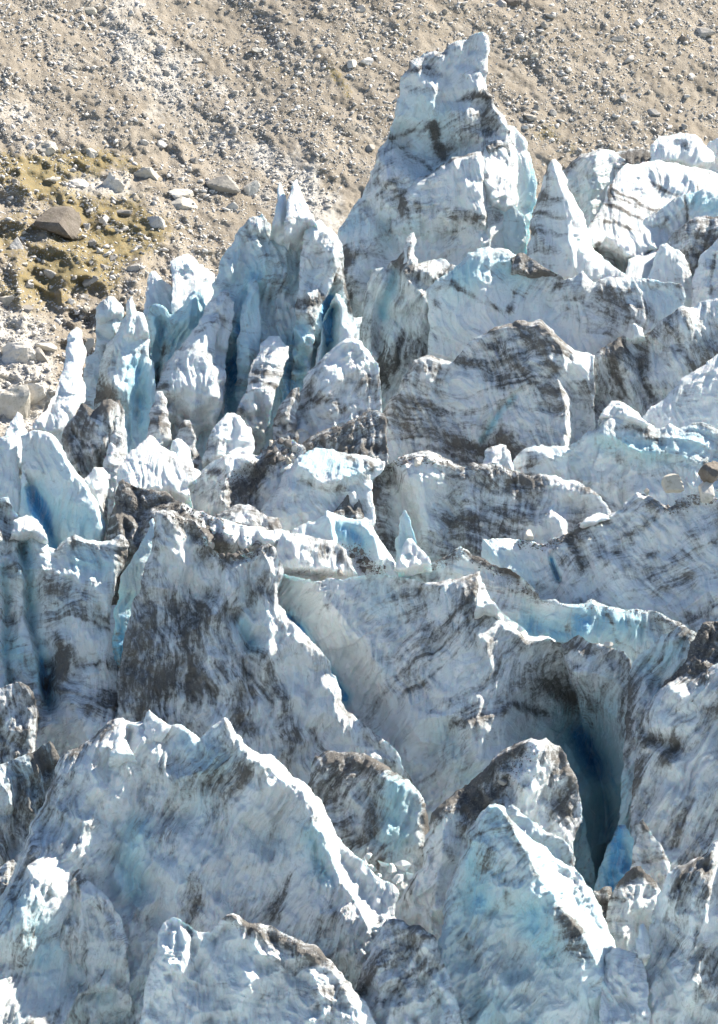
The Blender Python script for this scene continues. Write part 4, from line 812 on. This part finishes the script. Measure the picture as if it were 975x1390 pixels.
def slope_bumps(X, Y):
    t = X * 0.82 + Y * 0.57; a = -X * 0.57 + Y * 0.82          # across and along the fall line
    n = (fbm(X / 160, Y / 160, 71, 4) - 0.5) * 3.0
    n += (fbm(a / 40, t / 170, 72, 3) - 0.5) * 0.9
    n += (fbm(X / 18, Y / 14, 73, 4, 0.6) - 0.5) * 0.9 + (fbm(X / 6, Y / 5, 76, 2) - 0.5) * 0.45
    left = sstep(420, 150, X) * sstep(150, 240, Y)
    n += left * (fbm(X / 55, Y / 40, 74, 4, 0.55, True) - 0.6) * 3.6
    return n

def fields(X, Y):
    def strokes(L):
        s = np.zeros(X.shape)
        for pl, w, a in L:
            d, _, _ = polydist(X, Y, pl); s = s + a * np.exp(-(d / w) ** 2)
        return s
    wob = (fbm(X / 30, Y / 30, 75, 3) - 0.5)
    pale = 0.22 + strokes([([(120, -40), (190, 40), (240, 120), (330, 200), (470, 300)], 46, 0.30), ([(0, 470), (40, 560), (60, 640)], 60, 0.7), ([(-60, 150), (60, 180)], 60, 0.15), ([(100, 250), (160, 250)], 18, 0.4)]) + wob * 0.7
    moss = strokes([([(-40, 215), (40, 225), (130, 222)], 20, 0.75), ([(60, 260), (110, 285), (190, 300)], 30, 0.55), ([(0, 320), (60, 345), (150, 350)], 46, 0.55), ([(20, 400), (110, 380)], 42, 0.45), ([(180, 330), (250, 300)], 22, 0.35), ([(0, 250), (60, 250)], 18, 0.4),
                    ([(150, 215), (215, 240)], 14, 0.4), ([(440, 85), (470, 125)], 10, 0.3), ([(455, 100), (485, 150)], 10, 0.25), ([(720, 175), (780, 165)], 16, 0.2), ([(830, 140), (880, 160)], 14, 0.25),
                    ([(730, 180), (775, 200)], 10, 0.3), ([(365, 90), (400, 105)], 12, 0.3), ([(540, 30), (545, 60)], 10, 0.35), ([(860, 30), (960, 60)], 20, 0.25)]) + wob * 0.6
    return pale, moss

gx = np.concatenate([np.arange(-1400, -60, 40), np.arange(-60, 1040, 2.5), np.arange(1040, 2400, 40)])
gy = np.concatenate([np.arange(-1100, -60, 40), np.arange(-60, 700, 2.5), np.arange(700, 1000, 30)])
X, Y = np.meshgrid(gx, gy)
D = slope_depth(X, Y) - slope_bumps(X, Y)
ny, nx = X.shape; ii = np.arange(ny * nx).reshape(ny, nx)
Q = np.stack([ii[:-1, :-1], ii[1:, :-1], ii[1:, 1:], ii[:-1, 1:]], -1).reshape(-1, 4)
pale, moss = fields(X, Y)
o = mesh_obj('hillside', ray(X, Y, D).reshape(-1, 3), Q, SLOPE, ray(CX, 400, 335), None, {'pale': pale.ravel(), 'moss': moss.ravel()})
at = o.data.attributes.new('fall', 'FLOAT_VECTOR', 'POINT')
at.data.foreach_set('vector', np.stack([(-X * 0.57 + Y * 0.82) * 0.07, (X * 0.82 + Y * 0.57) * 0.07, X * 0], -1).astype(np.float32).ravel())
tag(o, kind='structure')

def on_slope(px, py):
    px = np.asarray(px, float); py = np.asarray(py, float)
    return ray(px, py, slope_depth(px, py) - slope_bumps(px, py))

# the glacier bed under the seracs
gx = np.arange(-1500, 2500, 25.0); gy = np.concatenate([np.arange(380, 1500, 16.0), np.arange(1500, 2700, 50.0)])
X, Y = np.meshgrid(gx, gy)
D = 312 - (Y - 500) * 0.074 + 26 * sstep(640, 430, Y) * sstep(260, 60, X) + 30 * sstep(420, 380, Y) + 22 * np.exp(-(((X - 800) / 110) ** 2 + ((Y - 1090) / 170) ** 2)) - (fbm(X / 60, Y / 60, 81, 4, 0.5, True) - 0.5) * 5
ny, nx = X.shape; ii = np.arange(ny * nx).reshape(ny, nx)
Q = np.stack([ii[:-1, :-1], ii[1:, :-1], ii[1:, 1:], ii[:-1, 1:]], -1).reshape(-1, 4)
P = ray(X, Y, D).reshape(-1, 3)
fl = np.stack([X * M, Y * M, X * 0], -1).reshape(-1, 3)
o = mesh_obj('glacier_bed', P, Q, ICE, ray(CX, 900, 285), None, {'dirt': np.full(P.shape[0], 0.35), 'clear': np.full(P.shape[0], 0.45)}, fl, fl)
tag(o, kind='structure')

# scree: tens of thousands of small stones
r = np.random.RandomState(11)
N = 170000
px = r.uniform(-90, 1070, N); py = r.uniform(-60, 660, N)
den = fbm((-px * 0.57 + py * 0.82) / 16, (px * 0.82 + py * 0.57) / 90, 91, 4); pal, mos = fields(px, py)
keep = (r.uniform(0, 1, N) < np.clip(0.35 + (den - 0.4) * 2.2 + pal * 0.5 - np.clip(mos, 0, 1) * 0.35, 0.08, 1)) & (py < 250 + np.clip(480 - px, 0, 400))
px, py = px[keep], py[keep]
rad = 0.052 * (1 - r.uniform(0, 0.99, len(px))) ** -0.46
rad = np.clip(rad, 0.052, 0.48)
P = on_slope(px, py); P[:, 2] += rad * 0.2
stones_mesh('scree', P, rad, ROCK, 12, elong=1.3)

# boulders and outcrops that stand out on the slope
SPEC = [  # x, y, half width, half height, material, seed, label, category
    (75, 298, 39, 23, DARK_ROCK, 21, 'large dark brown boulder with a sunlit top, lying alone on the mossy bench', 'boulder'),
    (152, 252, 24, 22, PALE_ROCK, 22, 'pale rounded outcrop with a smooth face, right of the orange turf', 'rock outcrop'),
    (196, 236, 30, 20, PALE_ROCK, 23, 'cracked cream outcrop uphill of the dark boulder', 'rock outcrop'),
    (62, 198, 32, 15, PALE_ROCK, 24, 'long low grey outcrop along the top of the orange turf', 'rock outcrop'),
    (122, 207, 15, 11, PALE_ROCK, 25, 'pale dome-shaped rock at the end of the long low outcrop', 'rock'),
    (112, 250, 13, 10, PALE_ROCK, 26, 'flat cream slab set in the orange turf', 'rock'),
    (302, 250, 30, 18, ROCK, 27, 'big grey slab-sided boulder just above the twin white horns', 'boulder'),
    (338, 258, 14, 16, PALE_ROCK, 28, 'upright pale boulder next to the grey slab-sided one', 'boulder'),
    (245, 262, 20, 12, PALE_ROCK, 29, 'broad pale rock left of the grey slab-sided boulder', 'rock'),
    (243, 278, 22, 11, PALE_ROCK, 30, 'low cream rock below the broad pale one', 'rock'),
    (208, 304, 13, 13, ROCK, 31, 'grey-green boulder with a dark left side on the lower bench', 'boulder'),
    (168, 288, 14, 8, ROCK, 32, 'dark flat stone between the lone brown boulder and the grey-green one', 'stone'),
    (312, 283, 10, 9, PALE_ROCK, 33, 'squarish pale stone left of the twin white horns', 'stone'),
    (20, 335, 13, 14, ROCK, 34, 'steep-sided grey stone below the lone brown boulder', 'stone'),
    (120, 381, 12, 8, ROCK, 35, 'smooth grey oval stone in yellow moss above the ice', 'stone'),
    (181, 366, 9, 10, ROCK, 36, 'small upright grey stone beside the hooked white fin', 'stone'),
    (40, 384, 8, 7, ROCK, 37, 'round grey stone in yellow moss at the left', 'stone'),
    (124, 14, 14, 9, PALE_ROCK, 38, 'white block high on the left part of the scree', 'stone'),
    (383, 60, 9, 6, PALE_ROCK, 39, 'pale tilted block high on the scree, above the spire on its left', 'stone'),
    (490, 12, 9, 7, ROCK, 40, 'block with a sharp shadow at the top edge, left of the spire', 'stone'),
    (498, 84, 12, 6, ROCK, 41, 'flat stone with a deep shadow just left of the spire tip', 'stone'),
    (680, 7, 10, 8, ROCK, 42, 'light block of the touching pair at the top edge', 'stone'),
    (692, 4, 12, 10, DARK_ROCK, 43, 'dark block of the touching pair at the top edge', 'stone'),
    (840, 54, 12, 7, ROCK, 44, 'low grey block on the right part of the scree', 'stone'),
    (955, 44, 22, 9, ROCK, 45, 'wide dark-fronted slab high at the right frame edge', 'boulder'),
    (926, 56, 11, 8, DARK_ROCK, 46, 'shadowed stone left of the wide dark-fronted slab', 'stone'),
    (885, 152, 12, 6, ROCK, 47, 'flat-topped grey stone above the round white ice block', 'stone'),
    (938, 102, 9, 6, PALE_ROCK, 48, 'pale wedge of stone on bare gravel near the right edge', 'stone'),
    (28, 480, 34, 26, PALE_ROCK, 49, 'big pale bedrock hump at the left, uphill of the dazzling pinnacle', 'rock outcrop'),
    (52, 488, 16, 14, ROCK, 50, 'grey boulder resting against the big pale bedrock hump', 'boulder'),
    (10, 545, 36, 34, PALE_ROCK, 51, 'cream ribbed bedrock at the left edge above the translucent fins', 'rock outcrop'),
    (52, 530, 22, 20, PALE_ROCK, 52, 'rounded cream bedrock beside the dazzling pinnacle', 'rock outcrop'),
    (66, 470, 14, 8, PALE_ROCK, 53, 'low white ledge of rock just left of the dazzling pinnacle', 'rock'),
    (8, 408, 12, 10, PALE_ROCK, 54, 'pale rounded rock at the left edge below the yellow moss', 'rock'),
    (122, 470, 12, 16, PALE_ROCK, 55, 'tan rock wedged between the dazzling pinnacle and the knobbed pillar', 'rock'),
]
for x, y, hw, hh, mat, sd, lab, cat in SPEC:
    p = on_slope(x, y); s = 0.068
    rock(cat.replace(' ', '_'), p + np.array([0, 0, -hh * s * 0.15]), hw * s, max(hw, hh) * s * 0.8, hh * s * 1.45, mat, lab, cat, None, sd, (RNG.gauss(0, .1), RNG.gauss(0, .12), RNG.uniform(-0.35, 0.35)), 4)

used = [(s[0], s[1], max(s[2], s[3])) for s in SPEC]
zones = [('upper_left', 'pale angular stone among many on the grey left half of the scree', 'stones on the grey scree', lambda x, y: x < 470 and y < 190, 100, 2.8, 10),
         ('upper_right', 'angular stone among many on the tan right half of the scree', 'stones on the tan scree', lambda x, y: x > 470 and y < 215, 95, 3.0, 11),
         ('bench', 'stone among many in the mossy turf above the ice', 'stones in the mossy turf', lambda x, y: x < 330 and 190 <= y < 450, 80, 3, 10)]
for zn, lab, grp, ok, cnt, lo, hi in zones:
    k = 0
    while k < cnt:
        x = RNG.uniform(2, 972); y = RNG.uniform(2, 450)
        if not ok(x, y) or (zn == 'bench' and y > 700 - 1.7 * x and x > 150) or (x > 700 and y > 175): continue
        if zn == 'upper_right' and 520 < x < 700 and y > 40 + abs(x - 640) * 0.8 - 40: continue
        if any(abs(x - a) < c + 4 and abs(y - b) < c + 4 for a, b, c in used): continue
        w = lo + (hi - lo) * RNG.random() ** 3.2; used.append((x, y, w)); k += 1
        s = 0.072; p = on_slope(x, y)
        mat = ROCK if RNG.random() < 0.6 else PALE_ROCK
        rock('stone', p + np.array([0, 0, w * s * 0.1]), w * s, w * s * 0.9, w * s * RNG.uniform(0.7, 1.1), mat, lab, 'stone', grp, 60 + RNG.randint(0, 9), None, 3)

# ------------------------------------------------------------------ rocks and grit lying on the ice
def ice_rock(name, key, x, y, hw, hh, mat, seed, label, cat, group=None, lift=0.3):
    p, ok = on_ice(key, x, y)
    rock(name, p + np.array([0, 0, hh * 0.055 * lift]), hw * 0.053, hw * 0.05, hh * 0.075, mat, label, cat, group, seed, None, 4 if hw > 9 else 3)
ice_rock('boulder', 'grey_wall', 908, 672, 19, 18, PALE_ROCK, 101, 'white angular boulder perched on the crest of the speckled grey wall', 'boulder', lift=0.9)
ice_rock('boulder', 'grey_wall', 958, 672, 17, 10, PALE_ROCK, 102, 'low pale boulder right of the white angular one on the wall crest', 'boulder', lift=0.6)
ice_rock('boulder', 'grey_wall', 964, 652, 22, 17, DARK_ROCK, 103, 'dark boulder half out of frame behind the low pale one', 'boulder', lift=0.5)
ice_rock('stone', 'grey_wall', 878, 672, 6, 6, PALE_ROCK, 104, 'little pale stone left of the white angular boulder', 'stone', lift=0.8)
ice_rock('stone', 'grey_wall', 718, 733, 10, 7, PALE_ROCK, 105, 'pale stone topping the pebble heap on the left end of the grey wall', 'stone', lift=0.7)
ice_rock('stone', 'dirty_wall', 568, 630, 9, 9, PALE_ROCK, 106, 'pale stone block on the rim of the mud-stained wall', 'stone', lift=0.2)
ice_rock('stone', 'blue_wall', 461, 783, 5, 7, ROCK, 107, 'pointed grey stone standing on the crest above the smooth blue wall', 'stone', lift=0.8)
ice_rock('stone', 'cream_shelf', 440, 784, 8, 6, PALE_ROCK, 108, 'cream stone left of the pointed grey stone on the blue wall', 'stone', lift=0.5)
ice_rock('stone', 'dirty_wall', 655, 712, 5, 4, PALE_ROCK, 109, 'lone white pebble stuck to the mud-stained wall', 'stone', lift=0.2)
ice_rock('stone', 'blue_wall', 826, 879, 5, 6, PALE_ROCK, 110, 'small pale stone on the front rim of the blue basin', 'stone', lift=0.4)
ice_rock('stone', 'brown_ridge', 681, 1063, 8, 7, ROCK, 111, 'round grey stone sunk in the grit of the brown-topped ridge', 'stone', lift=0.2)
for i, (x, y) in enumerate([(368, 604), (380, 600), (392, 604), (400, 612), (374, 613), (386, 615), (398, 622), (366, 618), (380, 624), (391, 628), (372, 628)]):
    ice_rock('stone', 'dirty_saddle', x, y, RNG.uniform(5, 8), RNG.uniform(4.5, 7), GRIT if i % 3 else PALE_ROCK, 61 + i % 6, 'rounded stone in the heap topping the snowy saddle', 'stone', 'stones heaped on the saddle', 0.3)
for i, (x, y) in enumerate([(310, 741), (320, 737), (328, 744), (316, 750), (334, 737), (302, 734), (324, 752)]):
    ice_rock('stone', 'brown_wall', x, max(y, 757 if x < 330 else 750), RNG.uniform(4, 7), RNG.uniform(3.5, 6), GRIT, 61 + i % 6, 'stone in the spill along the notch of the brown wall', 'stone', 'stones spilled on the brown wall', 0.5)
for i, (x, y) in enumerate([(482, 748), (492, 752), (498, 762), (488, 764), (478, 756), (503, 772), (494, 776)]):
    ice_rock('stone', 'white_hooked', x, y, RNG.uniform(4, 6), RNG.uniform(3.5, 5.5), GRIT, 61 + i % 6, 'stone in the heap at the foot of the white-rimmed fin', 'stone', 'stones at the white-rimmed fin', 0.4)
CH = [(492, 1166, 10, 9), (506, 1172, 9, 8), (520, 1164, 11, 10), (532, 1172, 10, 9), (546, 1168, 13, 12), (512, 1184, 9, 7), (540, 1186, 11, 9), (556, 1180, 12, 13), (500, 1156, 8, 8), (526, 1182, 8, 7)]
for i, (x, y, hw, hh) in enumerate(CH):
    p, _ = on_ice('dirty_slab_low', x, y)
    rock('ice_chunk', p + np.array([0, -1.0, 0]), hw * 0.055, hw * 0.05, hh * 0.07, ICE, 'broken ice chunk in the tumble under the mud-topped slab', 'ice chunk', 'ice chunks under the mud-topped slab', 141 + i % 5, None, 3)

def grit(key, line, width, n, rmin, rmax, label, seed, mat=GRIT):
    r = np.random.RandomState(seed); P = []; R = []
    seg = np.array(line, float)
    for _ in range(n):
        t = r.uniform(0, len(seg) - 1); k = int(t); q = seg[k] + (seg[k + 1] - seg[k]) * (t - k)
        x = q[0] + r.normal(0, width); y = q[1] + r.normal(0, width * 0.7)
        p, ok = on_ice(key, x, y)
        if not ok: continue
        P.append(p); R.append(rmin * (1 - r.uniform(0, 0.97)) ** -0.4)
    P = np.array(P); R = np.clip(np.array(R), rmin, rmax)
    stones_mesh('rubble', P, R, mat, seed, label)
grit('moraine_mound', [(160, 665), (190, 680), (240, 685), (300, 712)], 16, 1900, 0.035, 0.22, 'grit and pebbles crusting the brown moraine mound', 201)
grit('gravel_top', [(895, 945), (925, 905), (945, 865), (985, 850)], 16, 1600, 0.04, 0.24, 'black gravel covering the moraine lip at the right edge', 202)
grit('moraine_ridge', [(405, 612), (450, 590), (515, 565)], 9, 1300, 0.035, 0.2, 'grit and pebbles along the tan moraine ridge', 203)
grit('dirty_saddle', [(310, 660), (350, 635), (385, 612), (400, 612)], 11, 1000, 0.035, 0.2, 'grit strewn down the snowy saddle', 204)
grit('brown_wall', [(232, 700), (264, 714), (290, 748), (330, 756), (362, 744)], 6, 800, 0.04, 0.24, 'stony grit along the crest of the brown wall', 205)
grit('white_hooked', [(476, 742), (495, 765), (515, 775)], 8, 420, 0.04, 0.2, 'pebbles banked beside the white-rimmed fin', 206)
grit('grey_wall', [(700, 737), (735, 740), (760, 733), (778, 726)], 5, 330, 0.05, 0.22, 'pebbles along the left crest of the speckled grey wall', 207)
grit('grey_wall', [(880, 682), (910, 690), (940, 678), (975, 678)], 6, 330, 0.05, 0.22, 'pebbles around the boulders on the grey wall crest', 208)
grit('dirty_wall', [(522, 637), (545, 626), (570, 622), (640, 634), (740, 648)], 5, 600, 0.04, 0.18, 'grit on the rim of the mud-stained wall', 209)
grit('basin_wall', [(580, 772), (628, 748), (665, 770), (735, 815), (860, 828), (930, 850)], 5, 1100, 0.03, 0.15, 'fine gravel on the rim behind the blue basin', 210)
grit('brown_ridge', [(595, 1102), (640, 1070), (690, 1030), (712, 1012), (690, 1060), (640, 1100)], 12, 1500, 0.03, 0.17, 'gravel crusted on the brown-topped ridge', 211)
grit('front_low_ridge', [(325, 1250), (380, 1275), (440, 1305)], 9, 900, 0.025, 0.10, 'fine grit on the low foreground ridge', 212)

# ------------------------------------------------------------------ camera, light, render look
cam = bpy.data.cameras.new('camera'); co = bpy.data.objects.new('camera', cam); COL.objects.link(co)
co.location = CAM; co.rotation_euler = (math.radians(90) - PITCH, 0, 0)
cam.sensor_fit = 'VERTICAL'; cam.sensor_height = 24.0; cam.lens = 24.0 * F / 1390.0
cam.clip_start = 1.0; cam.clip_end = 3000.0
SC.camera = co

SUN = Vector((0.66, 0.39, 0.65)).normalized()
sl = bpy.data.lights.new('sun', 'SUN'); so = bpy.data.objects.new('sun', sl); COL.objects.link(so)
so.rotation_euler = SUN.to_track_quat('Z', 'Y').to_euler(); so.location = (60, 300, 200)
sl.energy = 4.4; sl.angle = math.radians(0.53); sl.color = (1.0, 0.92, 0.79)
w = bpy.data.worlds.new('World'); SC.world = w; w.use_nodes = True
nt = w.node_tree; nt.nodes.clear()
sky = nt.nodes.new('ShaderNodeTexSky'); sky.sky_type = 'NISHITA'; sky.sun_disc = False
sky.sun_elevation = math.asin(SUN.z); sky.sun_rotation = math.atan2(SUN.x, SUN.y)
sky.altitude = 2000; sky.air_density = 1.0; sky.dust_density = 1.0
bg = nt.nodes.new('ShaderNodeBackground'); bg.inputs['Strength'].default_value = 0.072
wo = nt.nodes.new('ShaderNodeOutputWorld')
nt.links.new(sky.outputs[0], bg.inputs['Color']); nt.links.new(bg.outputs[0], wo.inputs['Surface'])
SC.view_settings.view_transform = 'Standard'; SC.view_settings.look = 'None'
SC.view_settings.gamma = 1.0; SC.view_settings.exposure = 1.6; SC.view_settings.use_curve_mapping = False
SC.render.film_transparent = False
SC.cycles.use_denoising = True
SC.cycles.max_bounces = 8; SC.cycles.diffuse_bounces = 4; SC.cycles.glossy_bounces = 2
